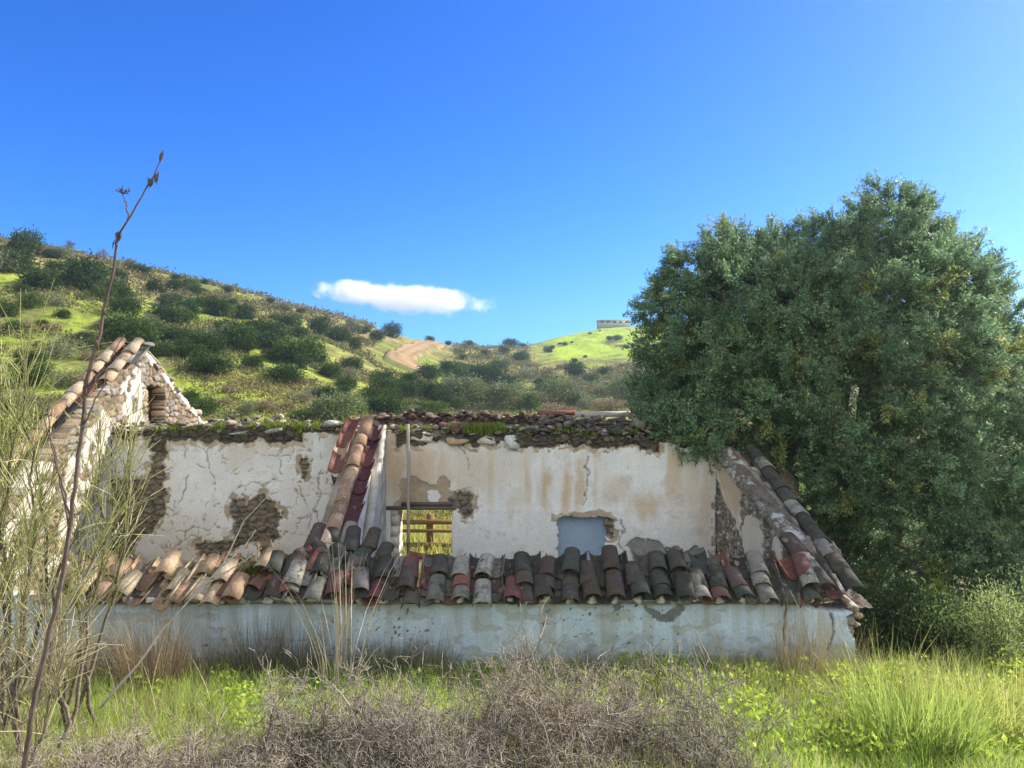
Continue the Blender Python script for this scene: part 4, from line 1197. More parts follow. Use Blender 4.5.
fill = {
    GU: [(20, 262, 22), (30, 300, 26, 'm'), (110, 290, 30), (120, 275, 22), (155, 285, 22), (172, 296, 30), (190, 284, 22, 'm'), (212, 306, 30), (242, 310, 27), (256, 322, 24), (232, 300, 16), (275, 316, 24), (289, 321, 26),
         (300, 330, 26), (319, 327, 30), (339, 333, 26), (262, 336, 38), (240, 332, 24, 'm'), (198, 300, 18), (270, 300, 12), (300, 310, 12), (228, 289, 12), (176, 276, 12), (350, 322, 12), (365, 328, 14), (376, 336, 20), (355, 345, 22), (60, 300, 20, 'g'), (20, 318, 34, 'b'), (100, 320, 30, 'b'), (50, 322, 26, 'b'), (260, 284, 9), (205, 276, 9)],
    GL: [(143, 324, 42), (172, 330, 44), (199, 338, 46), (160, 345, 34), (212, 345, 36), (186, 346, 30), (225, 328, 30), (282, 348, 42), (298, 352, 36), (285, 369, 44), (315, 355, 28), (318, 388, 40, 'g'), (325, 402, 36), (206, 405, 32, 'm'),
         (190, 398, 26), (246, 406, 26, 'g'), (353, 364, 26), (353, 402, 38, 'm'), (388, 404, 32, 'm'), (412, 408, 26, 'g'), (383, 376, 32), (345, 380, 30), (370, 392, 30), (330, 368, 30), (405, 390, 34), (427, 390, 34), (430, 404, 34, 'm'),
         (300, 376, 26, 'b'), (230, 385, 24, 'b'), (225, 398, 22, 'b'), (284, 402, 24, 'b'), (262, 400, 30, 'b'), (20, 345, 36, 'b'), (95, 350, 30, 'b'), (40, 370, 30, 'm'), (100, 375, 26, 'd'), (20, 395, 46, 'g'), (60, 410, 50, 'm'), (90, 425, 50, 'g'), (10, 430, 60, 'm'), (300, 395, 24, 'g')],
    GS: [(430, 372, 28), (410, 376, 24), (460, 382, 32), (476, 371, 28), (490, 374, 32), (445, 366, 20), (498, 362, 24, 'm'), (505, 378, 28), (546, 380, 30), (537, 392, 30, 'b'), (520, 354, 16), (505, 350, 14, 'm'), (535, 360, 20, 'b'), (548, 368, 20, 'b'),
         (562, 364, 16, 'b'), (590, 376, 20, 'm'), (600, 388, 28, 'g'), (480, 395, 32), (440, 398, 30), (530, 402, 28, 'm'), (580, 396, 30, 'm'), (640, 388, 30, 'm'), (485, 352, 12), (460, 352, 12, 'm'), (606, 372, 14), (625, 378, 20, 'g')],
    GG: [(560, 343, 5), (565, 343.5, 6), (572, 342, 4), (552, 346, 9), (548, 349, 11), (590, 333, 4), (600, 330, 3), (633, 345, 8), (640, 356, 8), (585, 356, 5), (575, 360, 7)]}
zone_lab = {
    (GU, 'd'): 'small dark evergreen bush on the upper left hillside', (GU, 'm'): 'mid-green bush on the upper left hillside', (GU, 'g'): 'grey shrub on the upper left hillside', (GU, 'b'): 'dry brown shrub on the upper left hillside',
    (GL, 'd'): 'dark evergreen bush in the thick scrub on the lower left hillside', (GL, 'm'): 'mid-green bush low on the left hillside behind the ruin', (GL, 'g'): 'grey shrub low on the left hillside behind the ruin', (GL, 'b'): 'dry brown shrub low on the left hillside',
    (GS, 'd'): 'dark bush in the thicket below the saddle', (GS, 'm'): 'mid-green bush in the thicket below the saddle', (GS, 'g'): 'grey shrub in the thicket below the saddle', (GS, 'b'): 'dry brown shrub in the thicket below the saddle',
    (GG, 'd'): 'tiny dark shrub dotting the bright green hill'}
FILLED = []
for grp, rows in fill.items():
    for row in rows:
        kd = row[3] if len(row) > 3 else 'd'
        FILLED.append((row[0], row[1] + row[2] * .32, kd, grp, bush(row[0], row[1] + row[2] * .32, row[2] * (.86 if grp in (GU, GL) else .92), kd, zone_lab[(grp, kd)], grp)))
# the rest of the scattered hillside bushes
_r = random.Random(99); _k = 0
while _k < 120:
    px = _r.uniform(0, 470); top = np.interp(px, SK[:, 0], SK[:, 1])
    py = top + 8 + (424 - top) * _r.uniform(0, 1) ** 1.15
    if py > 424 or (365 < px < 460 and 332 < py < 376) or (175 < px < 300 and 372 < py < 408): continue
    q = hit(px, py)
    if fbm(np.array([q[0] / 13]), np.array([q[1] / 13]), 150, 2)[0] < .40: continue
    kd = _r.choice('dddddmmggb'); w = _r.choice((.9, 1.3, 1.7, 2.6)) * _r.uniform(.8, 1.25) * FPX / q[1]
    grp = GU if py < 338 else GL
    FILLED.append((px, py, kd, grp, bush(px, py, w, kd, zone_lab[(grp, kd)], grp))); _k += 1
# say which one each of them is
_by = {}
for px, py, kd, grp, o in FILLED:
    top = np.interp(px, SK[:, 0], SK[:, 1]); fr = (py - top) / (424 - top)
    row = 'just under the skyline' if fr < .2 else 'high on the slope' if fr < .42 else 'halfway up the slope' if fr < .7 else 'low on the slope'
    if grp == GG: row = 'on the bright green hill'
    colm = next(t for lim, t in ((50, 'at the far left'), (105, 'around the tall dry stalk'), (165, 'above the gable peak'), (215, 'right of the gable peak'), (262, 'above the dark wall hole'),
                                 (310, 'left of the cloud'), (352, 'below the cloud'), (386, 'above the tiled dividing wall'), (428, 'near the dirt road'), (478, 'above the doorway'),
                                 (535, 'around the tallest olive tree'), (585, 'below the green hill'), (2000, 'beside the big olive crown')) if px < lim)
    if grp == GG: colm = 'left of the flat building' if px < 598 else 'under the flat building'
    kind = {'d': 'dark green bush', 'm': 'mid-green bush', 'g': 'grey shrub', 'b': 'dry brown shrub'}[kd]
    _by.setdefault(kind + ' ' + row + ' ' + colm, []).append((px, o))
_ord = ['leftmost', 'second from left', 'third from left', 'fourth from left', 'fifth from left', 'sixth from left', 'seventh from left', 'eighth from left', 'ninth from left', 'tenth from left']
for lab, items in _by.items():
    items.sort(key=lambda t: t[0])
    for k, (px, o) in enumerate(items):
        o['label'] = lab if len(items) == 1 else lab + ', ' + (_ord[k] if k < len(items) - 1 or k == 0 else 'rightmost')
# bare trees on the left skyline
def bare_tree(px, py, hpx, label, seed):
    q = hit(px, py); H = hpx * q[1] / FPX; r = np.random.default_rng(seed)
    A_, B_, ra, rb = [], [], [], []
    def grow(p, d, L, rad, dep):
        e = p + d * L; A_.append(p); B_.append(e); ra.append(rad); rb.append(rad * .6)
        if dep == 0: return
        for _ in range(r.integers(3, 5)): grow(p + d * L * r.uniform(.6, 1), nrm(d + r.normal(0, .55, 3) + np.array([0, 0, .15])), L * r.uniform(.55, .8), rad * .55, dep - 1)
    p0 = np.array([q[0], q[1], q[2] - .2])
    for _ in range(3): grow(p0, nrm(np.array([r.normal(0, .35), r.normal(0, .35), 1.0])), H * .42, .07, 4)
    mb = MB(); add_segs(mb, A_, B_, np.array(ra), np.array(rb), (.17, .15, .13))
    tag(mb.build('bare_tree', M_bark), label, 'tree', 'bare trees on the left skyline')
bare_tree(66, 252, 16, 'leafless tree on the left skyline, left of the tall stalk', 1)
bare_tree(104, 260, 14, 'leafless tree on the skyline just left of the tall dry stalk', 2)
bare_tree(128, 268, 13, 'low leafless tree on the skyline just right of the tall dry stalk', 3)

# low scrub carpet: uncountable
mb = MB()
n = 120000
pa = RNG.uniform(-.75, .75, n); pdist = np.exp(RNG.uniform(math.log(20), math.log(195), n))
sx, sy = pdist * np.sin(pa), pdist * np.cos(pa)
cpx = 512 + FPX * np.tan(pa)
dens = fbm(sx / 7, sy / 7, 33, 3) + .14 * (fbm(sx / 2, sy / 2, 34, 2) - .5)
k = (dens > .445) & ~((cpx > 530) & (pdist > 114)) & ~((sx < 0) & (pdist > 70) & (np.abs(cpx - 414) < 40))
sx, sy, pdist = sx[k], sy[k], pdist[k]; n = len(sx)
sz = height(sx, sy)
for rep in range(4):
    sc = np.clip(pdist / 75, .35, 1.5)
    off = RNG.normal(0, .22, (n, 3)) * sc[:, None]; off[:, 2] = np.abs(off[:, 2]) * 1.0
    t = fbm(sx / 5, sy / 5, 36, 3)[:, None]
    c = (np.array([.26, .20, .10]) * t + np.array([.10, .135, .045]) * (1 - t)) * RNG.uniform(.6, 1.35, (n, 1))
    add_leaves(mb, np.stack([sx, sy, sz + .05], 1) + off, RNG.normal(size=(n, 3)) + np.array([0, 0, 1.2]), RNG.uniform(.16, .36, n) * sc, RNG.uniform(.09, .2, n) * sc, c)
tag(mb.build('hillside_scrub', M_bush), 'low brown and olive scrub covering the hillsides', 'scrub', kind='stuff')

# far buildings on the hill tops
def far_building(px0, px1, py0, py1, wallc, roofc, label, nwin):
    q = hit((px0 + px1) / 2, py1 + 4); Y = q[1] + 3
    a, b = P(px0, py0, Y), P(px1, py1, Y)
    t = thing('flat_building', label, 'building', ((a[0] + b[0]) / 2, Y, b[2]))
    W, H = b[0] - a[0], a[2] - b[2]
    mb = MB(); add_box(mb, ((a[0] + b[0]) / 2, Y + 2.5, b[2] + H * .42 - .6), (W, 5, H * .84 + 1.2), wallc); under(mb.build('wall', M_wall), t)
    mb = MB(); add_box(mb, ((a[0] + b[0]) / 2, Y + 2.4, a[2] - H * .08), (W + .5, 5.6, H * .16), roofc); under(mb.build('roof', M_wall), t)
    for k in range(nwin):
        mb = MB(); add_box(mb, (a[0] + W * (k + .5) / nwin, Y - .01, b[2] + H * .45), (W / nwin * .5, .1, H * .42), (.06, .055, .05)); under(mb.build('window', M_metal), t)
far_building(599, 630, 319.8, 323.8, (.40, .37, .35), (.50, .49, .48), 'long low flat-roofed building on top of the bright green hill', 5)
far_building(1004, 1034, 324.5, 329.5, (.72, .66, .60), (.70, .62, .56), 'low white building on the hilltop at the right edge behind the olive tree', 4)

# ---------------------------------------------------------------- foreground plants
def tuft_thing(name, px, py, Y, n, hgt, spread, leanamt, col, label, cat, grp=None, W=.006, mat=None, tipc=None, ground_z=None):
    x = px2x(px, Y)
    mb = MB()
    az = RNG.uniform(0, 6.283, n); rr = spread * np.sqrt(RNG.uniform(0, 1, n))
    bx, by = x + rr * np.cos(az), Y + rr * np.sin(az)
    bz = height(bx, by) - .03 if ground_z is None else np.full(n, ground_z)
    ln = np.stack([np.cos(az), np.sin(az)], 1) * (RNG.uniform(.1, 1, n) * leanamt)[:, None] + RNG.normal(0, leanamt * .35, (n, 2))
    c = np.array(col) * RNG.uniform(.65, 1.3, (n, 1))
    tp = None if tipc is None else np.array(tipc) * RNG.uniform(.8, 1.2, (n, 1))
    add_blades(mb, np.stack([bx, by, bz], 1), hgt * RNG.uniform(.35, 1.05, n), ln, W, c, tp, k=4)
    return tag(mb.build(name, mat or M_grass), label, cat, grp)

STRAW, STRAW2 = (.36, .29, .17), (.22, .17, .105)
GD = 'dry grass clumps along the low wall'
tuft_thing('dry_grass_clump', 152, 655, 7.3, 900, .95, .28, .32, (.26, .20, .12), 'wide brown dry grass clump against the low wall under the pale tiles', 'grass clump', GD, mat=M_dry, W=.005)
tuft_thing('dry_grass_clump', 258, 640, 7.6, 420, .85, .22, .22, (.13, .115, .085), 'dark dry grass clump left of the tall straw', 'grass clump', GD, mat=M_dry, W=.005)
tuft_thing('dry_grass_clump', 385, 648, 7.7, 620, .62, .34, .22, (.12, .125, .09), 'low dark dry clump right of the tall straw', 'grass clump', GD, mat=M_dry, W=.005)
tuft_thing('dry_grass_clump', 40, 655, 7.0, 500, .9, .4, .3, (.30, .25, .13), 'straw clump at the left foot of the feathery broom', 'grass clump', GD, mat=M_dry, W=.005)
tuft_thing('dry_grass_clump', 800, 668, 7.5, 260, 1.0, .24, .22, (.37, .29, .17), 'straw-coloured clump by the crack at the right end of the low wall', 'grass clump', GD, mat=M_dry, W=.006)
tuft_thing('dry_grass_clump', 845, 668, 7.6, 150, .7, .2, .2, (.34, .27, .15), 'sparse straw clump at the outer corner of the low wall', 'grass clump', GD, mat=M_dry, W=.006)
for (px, py, Y, n_, h_, sp_, ln_, c_, lab_) in (
        (215, 646, 7.6, 160, .75, .22, .22, (.24, .20, .13), 'thin grey-brown clump by the low wall right of the wide brown clump'),
        (300, 642, 7.7, 260, .80, .24, .24, (.15, .14, .095), 'dark weedy clump against the low wall just left of the tallest straw'),
        (430, 646, 7.7, 220, .60, .28, .24, (.17, .155, .11), 'grey weedy clump against the low wall below the doorway'),
        (95, 650, 7.4, 240, .80, .24, .26, (.33, .27, .16), 'pale straw clump between the broom stems and the wide brown clump'),
        (745, 664, 7.4, 90, .65, .22, .24, (.36, .29, .18), 'thin pale clump on the grass left of the wall crack'),
        (665, 668, 7.2, 90, .55, .22, .24, (.32, .26, .16), 'thin low straw clump under the fallen plaster patch')):
    tuft_thing('dry_grass_clump', px, py, Y, n_, h_, sp_, ln_, c_, lab_, 'grass clump', GD, mat=M_dry, W=.006)
for (px, Y, n_, lab_) in ((780, 6.2, 26, 'few dry stalks rising from the weeds right of the thorny bushes'), (880, 5.9, 24, 'few dry stalks at the left side of the bright tall grass'),
                          (160, 6.2, 22, 'few dry stalks in the bright grass at the left')):
    tuft_thing('dry_stalks', px, 700, Y, n_, .85, .45, .35, (.42, .34, .21), lab_, 'grass clump', 'sparse dry stalks in the grass', mat=M_dry, W=.007)
tuft_thing('tall_straw', 341, 655, 7.4, 40, 1.7, .20, .55, (.55, .46, .30), 'tallest pale straw stems rising in front of the tile heap', 'straw', mat=M_dry, W=.013)
tuft_thing('grass_tuft', 262, 575, 8.25, 420, .22, .20, .08, (.09, .12, .03), 'green grass tuft growing on the eave left of the tile heap', 'grass tuft', 'grass growing on the eave tiles', ground_z=1.28, W=.006)
tuft_thing('grass_tuft', 222, 572, 8.3, 320, .20, .22, .08, (.17, .20, .05), 'sunlit green grass tuft on the pale eave tiles', 'grass tuft', 'grass growing on the eave tiles', ground_z=1.26, W=.006)
tuft_thing('grass_tuft', 188, 580, 8.2, 240, .16, .2, .07, (.17, .19, .05), 'small yellow-green tuft between the pale eave tiles', 'grass tuft', 'grass growing on the eave tiles', ground_z=1.24, W=.006)
tuft_thing('dry_grass_clump', 400, 562, 12.2, 500, 1.15, .3, .2, (.42, .34, .16), 'sunlit straw clump standing inside the doorway', 'grass clump', mat=M_dry, ground_z=-.3, W=.008)
tuft_thing('grass_tuft', 450, 560, 13.4, 400, .5, .4, .15, (.15, .15, .05), 'green weeds low behind the doorway on its right', 'grass tuft', ground_z=-.3, W=.01)
big = tuft_thing('tall_grass', 915, 740, 5.4, 1000, .85, .40, .34, (.15, .27, .045), 'big clump of bright yellow-green tall grass in the right foreground', 'grass clump', W=.008, tipc=(.40, .47, .12))
tuft_thing('tall_grass', 995, 730, 5.9, 900, .70, .5, .35, (.30, .37, .08), 'paler grass clump at the right edge behind the bright one', 'grass clump', W=.008, tipc=(.52, .50, .18))
tuft_thing('tall_grass', 885, 690, 6.6, 60, 1.05, .32, .5, (.20, .26, .05), 'few long arching grass stems in front of the dark undergrowth', 'grass clump', W=.013, tipc=(.36, .33, .13))

# shrubs under the tree at the right
def near_shrub(px, py, Y, wpx, hpx, cols, n, size, label, ls=.45, name='green_shrub', sd=0):
    r = np.random.default_rng(sd)
    c0 = P(px, py, Y); W, H = wpx * Y / FPX, hpx * Y / FPX
    gz_ = float(height(c0[0], Y))
    t = thing(name, label, 'shrub', (c0[0], Y, gz_))
    mb = MB(); tw = MB()
    nc = max(12, n // 90)
    d = nrm(r.normal(size=(nc, 3))); d[:, 2] = np.abs(d[:, 2])
    cc = np.array([c0[0], Y, gz_]) + d * np.array([W / 2, W / 2.4, H * .95]) * r.uniform(.35, 1, (nc, 1))
    ch = r.integers(nc, size=n)
    p = cc[ch] + r.normal(0, .10, (n, 3))
    tone = r.uniform(.7, 1.3, nc)
    q = r.uniform(size=(n, 1))
    c = (np.array(cols[0]) * (1 - q) + np.array(cols[1]) * q) * tone[ch][:, None]
    add_leaves(mb, p, d[ch] + r.normal(0, .8, (n, 3)) + np.array([0, 0, .3]), r.uniform(.6, 1.4, n) * size, r.uniform(.6, 1.2, n) * size * ls, c)
    add_segs(tw, np.tile([c0[0], Y, gz_ - .05], (nc, 1)) + r.normal(0, .08, (nc, 3)) * np.array([1, 1, 0]), cc, .011, .003, (.10, .085, .06))
    under(mb.build('foliage', M_grass), t); under(tw.build('stem', M_bark), t)
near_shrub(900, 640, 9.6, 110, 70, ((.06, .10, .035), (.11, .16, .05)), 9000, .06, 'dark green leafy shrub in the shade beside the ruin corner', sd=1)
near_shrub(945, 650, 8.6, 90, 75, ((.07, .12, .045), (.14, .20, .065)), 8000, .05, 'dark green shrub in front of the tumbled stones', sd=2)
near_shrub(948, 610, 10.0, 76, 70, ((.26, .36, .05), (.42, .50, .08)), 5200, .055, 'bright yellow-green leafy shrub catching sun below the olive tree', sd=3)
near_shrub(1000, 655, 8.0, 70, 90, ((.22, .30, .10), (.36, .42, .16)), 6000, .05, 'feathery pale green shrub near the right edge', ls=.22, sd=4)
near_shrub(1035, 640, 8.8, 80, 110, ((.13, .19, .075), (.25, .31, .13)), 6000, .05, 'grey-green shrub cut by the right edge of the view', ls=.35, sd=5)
near_shrub(870, 660, 8.6, 50, 34, ((.06, .10, .025), (.12, .17, .04)), 2600, .05, 'low dark shrub at the foot of the ruin corner', sd=6)

# feathery broom at the left: thin rush-like twigs fanning from woody stems
def broom(label, bpx, Y, stems, n_tw, seed, cols, tl=(.35, .75)):
    r = np.random.default_rng(seed)
    x0 = px2x(bpx, Y); gz_ = float(height(x0, Y))
    t = thing('broom_shrub', label, 'shrub', (x0, Y, gz_), 'feathery broom shrubs at the left')
    ms, mt = MB(), MB()
    A_, B_, C_ = [], [], []
    for k, (px, py) in enumerate(stems):
        tip = P(px, py, Y + r.uniform(-.35, .35))
        q = resample([np.array([x0 + r.normal(0, .1), Y + r.normal(0, .08), gz_ - .05]), np.array([x0, Y, gz_]) * .5 + tip * .5 + r.normal(0, .12, 3), tip], 14, .015, seed * 31 + k)
        add_path(ms, q, np.linspace(.019, .004, 14), np.array((.16, .135, .10)) * r.uniform(.7, 1.2), 5)
        m = n_tw
        s = r.uniform(.30, 1, m) ** .8 * 13; i = np.minimum(s.astype(int), 12)
        p = q[i] + (q[i + 1] - q[i]) * (s - i)[:, None]
        ax = nrm(q[-1] - q[3])
        d = nrm(ax * .75 + r.normal(0, .42, (m, 3)) + np.array([.05, 0, .35]))
        L = r.uniform(*tl, m)
        mid = p + d * (L * .5)[:, None]
        d2 = nrm(d + r.normal(0, .12, (m, 3)) + np.array([0, 0, -.10]))
        e = mid + d2 * (L * .5)[:, None]
        c = np.array(cols[0]) + (np.array(cols[1]) - np.array(cols[0])) * r.uniform(size=(m, 1))
        A_ += [p, mid]; B_ += [mid, e]; C_ += [c, c * 1.1]
    A_, B_, C_ = np.concatenate(A_), np.concatenate(B_), np.concatenate(C_)
    add_segs(mt, A_, B_, .0036, .0022, C_)
    under(ms.build('stem', M_bark, smooth=True), t); under(mt.build('twigs', M_dry), t)
BC = ((.26, .28, .09), (.48, .46, .22))
broom('large feathery yellow-green broom filling the left edge', 12, 5.6, [(-40, 400), (0, 380), (18, 410), (36, 450), (-20, 470), (-60, 440), (30, 520), (-30, 360), (24, 360)], 80, 3, BC)
broom('slender feathery broom leaning in front of the tall gable', 72, 5.9, [(100, 420), (118, 440), (128, 470), (92, 470), (112, 520), (134, 430)], 62, 5, BC, (.3, .55))
broom('low dry broom at the left edge with pale twigs', 20, 5.0, [(0, 620), (40, 600), (70, 640), (-20, 600), (60, 670)], 60, 8, ((.26, .23, .12), (.42, .37, .22)), (.25, .5))

# the tall dry fennel stalk and its branches
stalk = thing('dry_stalk', 'tallest bare dry stalk with a small seed head, rising into the sky at the left', 'dry stalk', (px2x(25, 3.2), 3.2, 1.2))
mb = MB()
ST = (.115, .085, .075)
pth = [P(20, 800, 3.2), P(28, 740, 3.2), (P(36, 690, 3.2)), P(48, 640, 3.2), P(60, 588, 3.2), P(68, 540, 3.2), P(75, 490, 3.2), P(83, 420, 3.2), P(85, 385, 3.2), P(96, 345, 3.2), P(104, 310, 3.2), P(112, 276, 3.2), P(118, 236, 3.2), P(128, 221, 3.2), P(140, 200, 3.2), P(151, 180, 3.2), P(163, 156, 3.2)]
q = resample(pth, 60, .0022, 4)
add_path(mb, q, np.interp(np.linspace(0, 1, 60), [0, .5, .72, 1], [.0125, .0085, .0075, .0022]), np.tile(ST, (60 * 6, 1)) * RNG.uniform(.7, 1.6, (60 * 6, 1)), 6)
for px, py in ((118, 236), (85, 383), (60, 588), (151, 183), (36, 690), (96, 345), (104, 312)):
    p = P(px, py, 3.2); add_stone(mb, p, (.022, .022, .05), ST, .1)
under(mb.build('stem', M_dry, smooth=True), stalk)
def sub(pts, r0, r1, Y=3.2, n=16, c=ST, nm='side_branch'):
    mb = MB(); q = resample([P(a, b, Y + (k * .02)) for k, (a, b) in enumerate(pts)], n, .003, int(pts[0][0]))
    add_path(mb, q, np.linspace(r0, r1, n), np.array(c), 5)
    return mb
under(sub([(128, 221), (127, 208), (123, 194)], .004, .0025).build('side_branch', M_dry), stalk)
mb = MB()
p = P(123, 194, 3.24)
for k in range(26):
    d = nrm(np.array([RNG.normal(0, .9), RNG.normal(0, .9), .55])); e = p + d * RNG.uniform(.02, .036)
    add_segs(mb, [p], [e], .0011, .0009, ST); add_stone(mb, e, (.007, .007, .007), ST, .1)
under(mb.build('seed_head', M_dry), stalk)
mb = MB()
for (px, py) in ((119, 236), (117, 244), (155, 178), (150, 184), (163, 156)):
    for k in range(4):
        p = P(px, py, 3.2); add_leaves(mb, [p + RNG.normal(0, .006, 3)], [np.array([RNG.normal(0, .3), 0, 1])], .05, .014, ST)
under(mb.build('dry_sheath', M_dry), stalk)
for pts in ([(70, 530), (62, 490), (55, 455), (44, 420), (39, 395)], [(84, 400), (100, 372), (112, 355), (124, 334)], [(72, 520), (58, 470), (50, 440), (48, 395)], [(83, 430), (95, 400), (104, 384), (108, 366)]):
    under(sub(pts, .005, .0018).build('side_branch', M_dry), stalk)

PS = (.46, .41, .33)
def pale_stalk(label, branches, Y):
    a = branches[0][0]
    t = thing('pale_stalk', label, 'dry stalk', P(a[0], a[1], Y), 'pale leaning dry stalks at the left')
    for k, pts in enumerate(branches):
        under(sub(pts, .0085 if k == 0 else .005, .002, Y, 18, np.array(PS)).build('stem' if k == 0 else 'side_branch', M_dry, smooth=True), t)
pale_stalk('long pale stalk leaning right across the pale tiles towards the dark hole in the wall', [[(100, 708), (135, 668), (160, 632), (190, 600), (222, 566), (245, 520), (279, 484)], [(190, 600), (215, 580), (252, 556)], [(205, 585), (236, 566), (262, 548)], [(222, 566), (246, 545), (256, 530)]], 4.6)
pale_stalk('pale forked stalk crossing the dark main stalk above the low wall', [[(18, 700), (50, 640), (80, 585), (100, 552), (112, 536), (130, 535)], [(112, 536), (118, 528), (118, 522)], [(42, 655), (70, 632), (104, 602)], [(60, 620), (86, 622), (96, 620)]], 4.8)
pale_stalk('thin pale stalk arching low over the grass at far left', [[(2, 690), (30, 664), (62, 648), (90, 634)], [(30, 664), (40, 640), (52, 616)]], 4.4)

# dry leaning twigs on the right part of the low wall
for (lab, pts) in (('pale dry twig leaning left against the low wall below the fallen plaster patch', [(712, 664), (700, 640), (690, 622), (681, 612)]), ('thin dry twig leaning on the low wall right of the patch', [(704, 680), (696, 655), (690, 640)]),
                   ('bare stem standing before the low wall crack', [(815, 690), (812, 650), (802, 615), (790, 590)])):
    o = sub(pts, .008, .003, 7.2, 14, np.array((.42, .35, .26))).build('dry_twig', M_dry); tag(o, lab, 'twig', 'dry twigs by the low wall')

# thorny leafless bushes in the foreground
def thorn_bush(label, px, Y, wpx, top_py, n_main, seed, cols, dep=4, lean=0.0):
    r = np.random.default_rng(seed)
    x0 = px2x(px, Y); W = wpx * Y / FPX / 2
    gz_ = float(height(x0, Y)); H = P(px, top_py, Y)[2] - gz_
    t = thing('thorn_bush', label, 'bush', (x0, Y, gz_), 'leafless thorny bushes in the foreground')
    levels = []
    az = r.uniform(0, 6.283, n_main)
    rr = np.sqrt(r.uniform(0, 1, n_main))
    base = np.stack([x0 + np.cos(az) * rr * W * .55, Y + np.sin(az) * rr * W * .35, np.zeros(n_main)], 1)
    base[:, 2] = height(base[:, 0], base[:, 1]) - .03
    d = nrm(np.stack([np.cos(az) * rr * W / H * 1.0 + lean, np.sin(az) * rr * .5, np.ones(n_main)], 1) + r.normal(0, .3, (n_main, 3)))
    L = H * r.uniform(.31, .56, n_main) * (1.1 - .35 * rr)
    rad = np.full(n_main, .0085)
    mb, mt = MB(), MB()
    p = base
    for lv in range(dep):
        # each branch is a zigzag of three pieces
        nxt_p, nxt_d, nxt_L, nxt_r = [], [], [], []
        q = p; dd = d
        c = np.array(cols[0]) + (np.array(cols[1]) - np.array(cols[0])) * r.uniform(size=(len(p), 1))
        for s in range(3):
            dd = nrm(dd + r.normal(0, .26, dd.shape))
            e = q + dd * (L / 3)[:, None]
            add_segs(mb if lv < 2 else mt, q, e, rad * (1 - .15 * s), rad * (.85 - .15 * s), c)
            for rep in range(2 if lv < dep - 1 else 1):
                keep = r.uniform(size=len(e)) < (.9 if lv < 2 else .62)
                bd = nrm(dd + r.normal(0, .75, dd.shape) + np.array([0, 0, .12]))
                nxt_p.append(e[keep]); nxt_d.append(bd[keep]); nxt_L.append((L * r.uniform(.4, .75, len(L)))[keep]); nxt_r.append((rad * .62)[keep])
            q = e
        p, d, L, rad = map(np.concatenate, (nxt_p, nxt_d, nxt_L, nxt_r))
        if len(p) > 26000:
            k = r.choice(len(p), 26000, replace=False); p, d, L, rad = p[k], d[k], L[k], rad[k]
        rad = np.maximum(rad, .0022)
    # short thorns
    add_segs(mt, p, p + d * np.minimum(L, .06)[:, None], .0016, .0008, np.array(cols[1]))
    under(mb.build('branches', M_dry), t); under(mt.build('twigs', M_dry), t)
TC = ((.13, .105, .08), (.44, .38, .29))
TB = ((.115, .095, .075), (.40, .355, .28))
thorn_bush('tallest grey thorny bush at the bottom centre, in front of the dark eave tiles', 545, 4.9, 400, 606, 66, 11, TC)
thorn_bush('wide reddish-grey thorny bush at the bottom, left of the tallest one', 345, 4.6, 340, 640, 64, 12, TB)
thorn_bush('low grey tangle of thorny twigs in the bottom left corner', 130, 4.3, 340, 680, 50, 13, TC)
thorn_bush('sparse dark thorny bush reaching up right of the tallest one', 700, 4.7, 150, 625, 12, 14, TB, lean=.1)
thorn_bush('low thorny bush at the bottom edge below the tallest one', 470, 4.0, 420, 715, 46, 15, TB)

thorn_bush('thorny tangle at the bottom edge between the left corner and the reddish bush', 240, 4.1, 260, 705, 40, 16, TC)
thorn_bush('small thorny bush at the bottom edge right of the sparse dark one', 760, 4.2, 130, 735, 14, 17, TC)

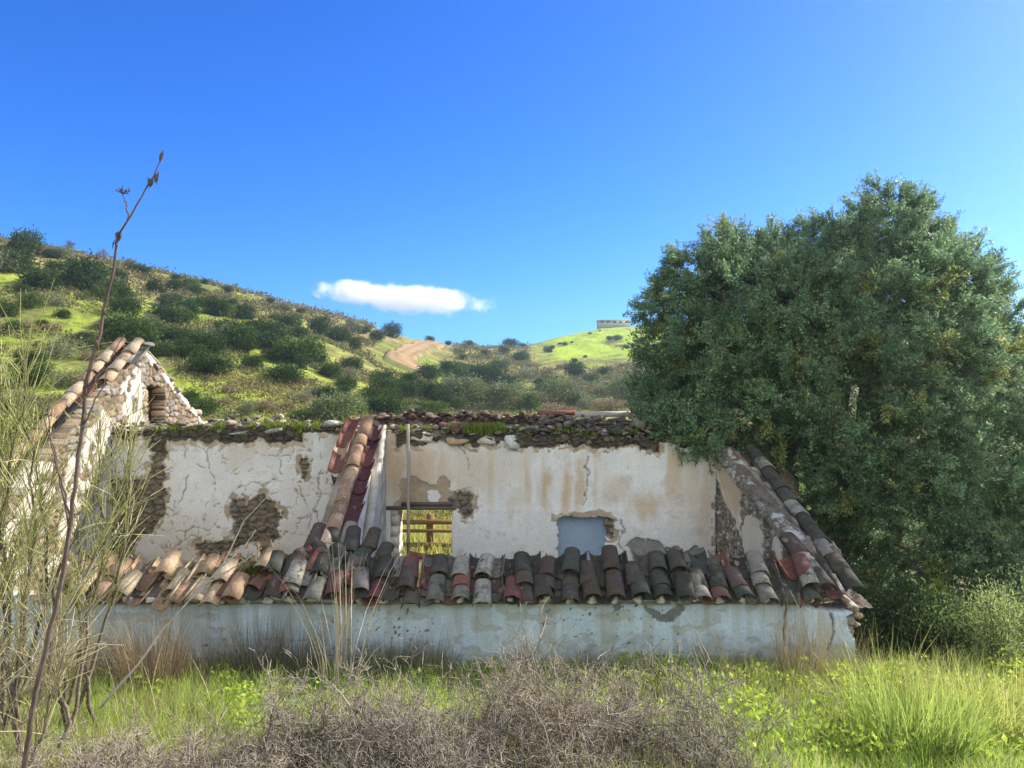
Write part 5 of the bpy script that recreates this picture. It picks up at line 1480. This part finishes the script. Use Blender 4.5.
# ---------------------------------------------------------------- grass and weeds on the ground: uncountable
def ground_grass():
    mb = MB()
    n = 150000
    y = RNG.uniform(3.6, 8.05, n) ; x = RNG.uniform(-.78, .78, n) * (y + .6)
    px = 512 + x / y * FPX
    big_n = fbm(x * .9, y * .9, 140, 3); fine = fbm(x * 5, y * 5, 141, 2)
    k = fine > .30
    x, y, px, big_n, fine = x[k], y[k], px[k], big_n[k], fine[k]; n = len(x)
    z = height(x, y) - .02
    h = (.10 + .22 * fine) * RNG.uniform(.5, 1.4, n) * (.7 + .6 * big_n)
    c0 = np.array([.24, .43, .055]); c1 = np.array([.50, .58, .12]); c2 = np.array([.46, .40, .23])
    t = RNG.uniform(size=(n, 1))
    c = c0 * (1 - t) + c1 * t
    dry = (RNG.uniform(size=n) < .20 + .28 * (big_n > .55)) | ((y < 5.2) & (px < 700) & (RNG.uniform(size=n) < .5))
    c = np.where(dry[:, None], c2 * RNG.uniform(.6, 1.1, (n, 1)), c) * RNG.uniform(.7, 1.2, (n, 1))
    add_blades(mb, np.stack([x, y, z], 1), h, RNG.normal(0, .10, (n, 2)), RNG.uniform(.004, .009, n), c, k=2)
    tag(mb.build('grass', M_grass), 'bright green winter grass between the thorny bushes and the low wall', 'grass', kind='stuff')
    mb = MB()
    n = 42000
    y = RNG.uniform(5.0, 7.9, n); x = RNG.uniform(-.75, .78, n) * y
    px = 512 + x / y * FPX
    dens = fbm(x * 1.6, y * 1.6, 143, 3) + .16 * sstep(620, 720, px) - .12 * sstep(650, 500, px)
    k = dens > .50
    x, y = x[k], y[k]; n = len(x)
    lump = fbm(x * 3, y * 3, 144, 3)
    z = height(x, y) + RNG.uniform(.02, .30, n) * (.3 + lump)
    c = (np.array([.22, .34, .045]) + np.array([.28, .24, .06]) * RNG.uniform(size=(n, 1))) * RNG.uniform(.7, 1.25, (n, 1))
    add_leaves(mb, np.stack([x, y, z], 1), RNG.normal(size=(n, 3)) + np.array([0, 0, .35]), RNG.uniform(.03, .075, n), RNG.uniform(.018, .04, n), c)
    tag(mb.build('weeds', M_grass), 'leafy green weeds mixed through the grass', 'weeds', kind='stuff')
    # sunlit grass behind the ruin, seen through the doorway
    mb = MB()
    n = 16000
    y = RNG.uniform(15.5, 30, n); x = RNG.uniform(-.30, .02, n) * y
    z = height(x, y) - .02
    c = (np.array([.38, .40, .08]) + np.array([.18, .12, .07]) * RNG.uniform(size=(n, 1))) * RNG.uniform(.7, 1.2, (n, 1))
    add_blades(mb, np.stack([x, y, z], 1), RNG.uniform(.1, .35, n), RNG.normal(0, .07, (n, 2)), .02, c, k=2)
    tag(mb.build('meadow_grass', M_grass), 'sunlit grass growing behind the ruin', 'grass', kind='stuff')
ground_grass()
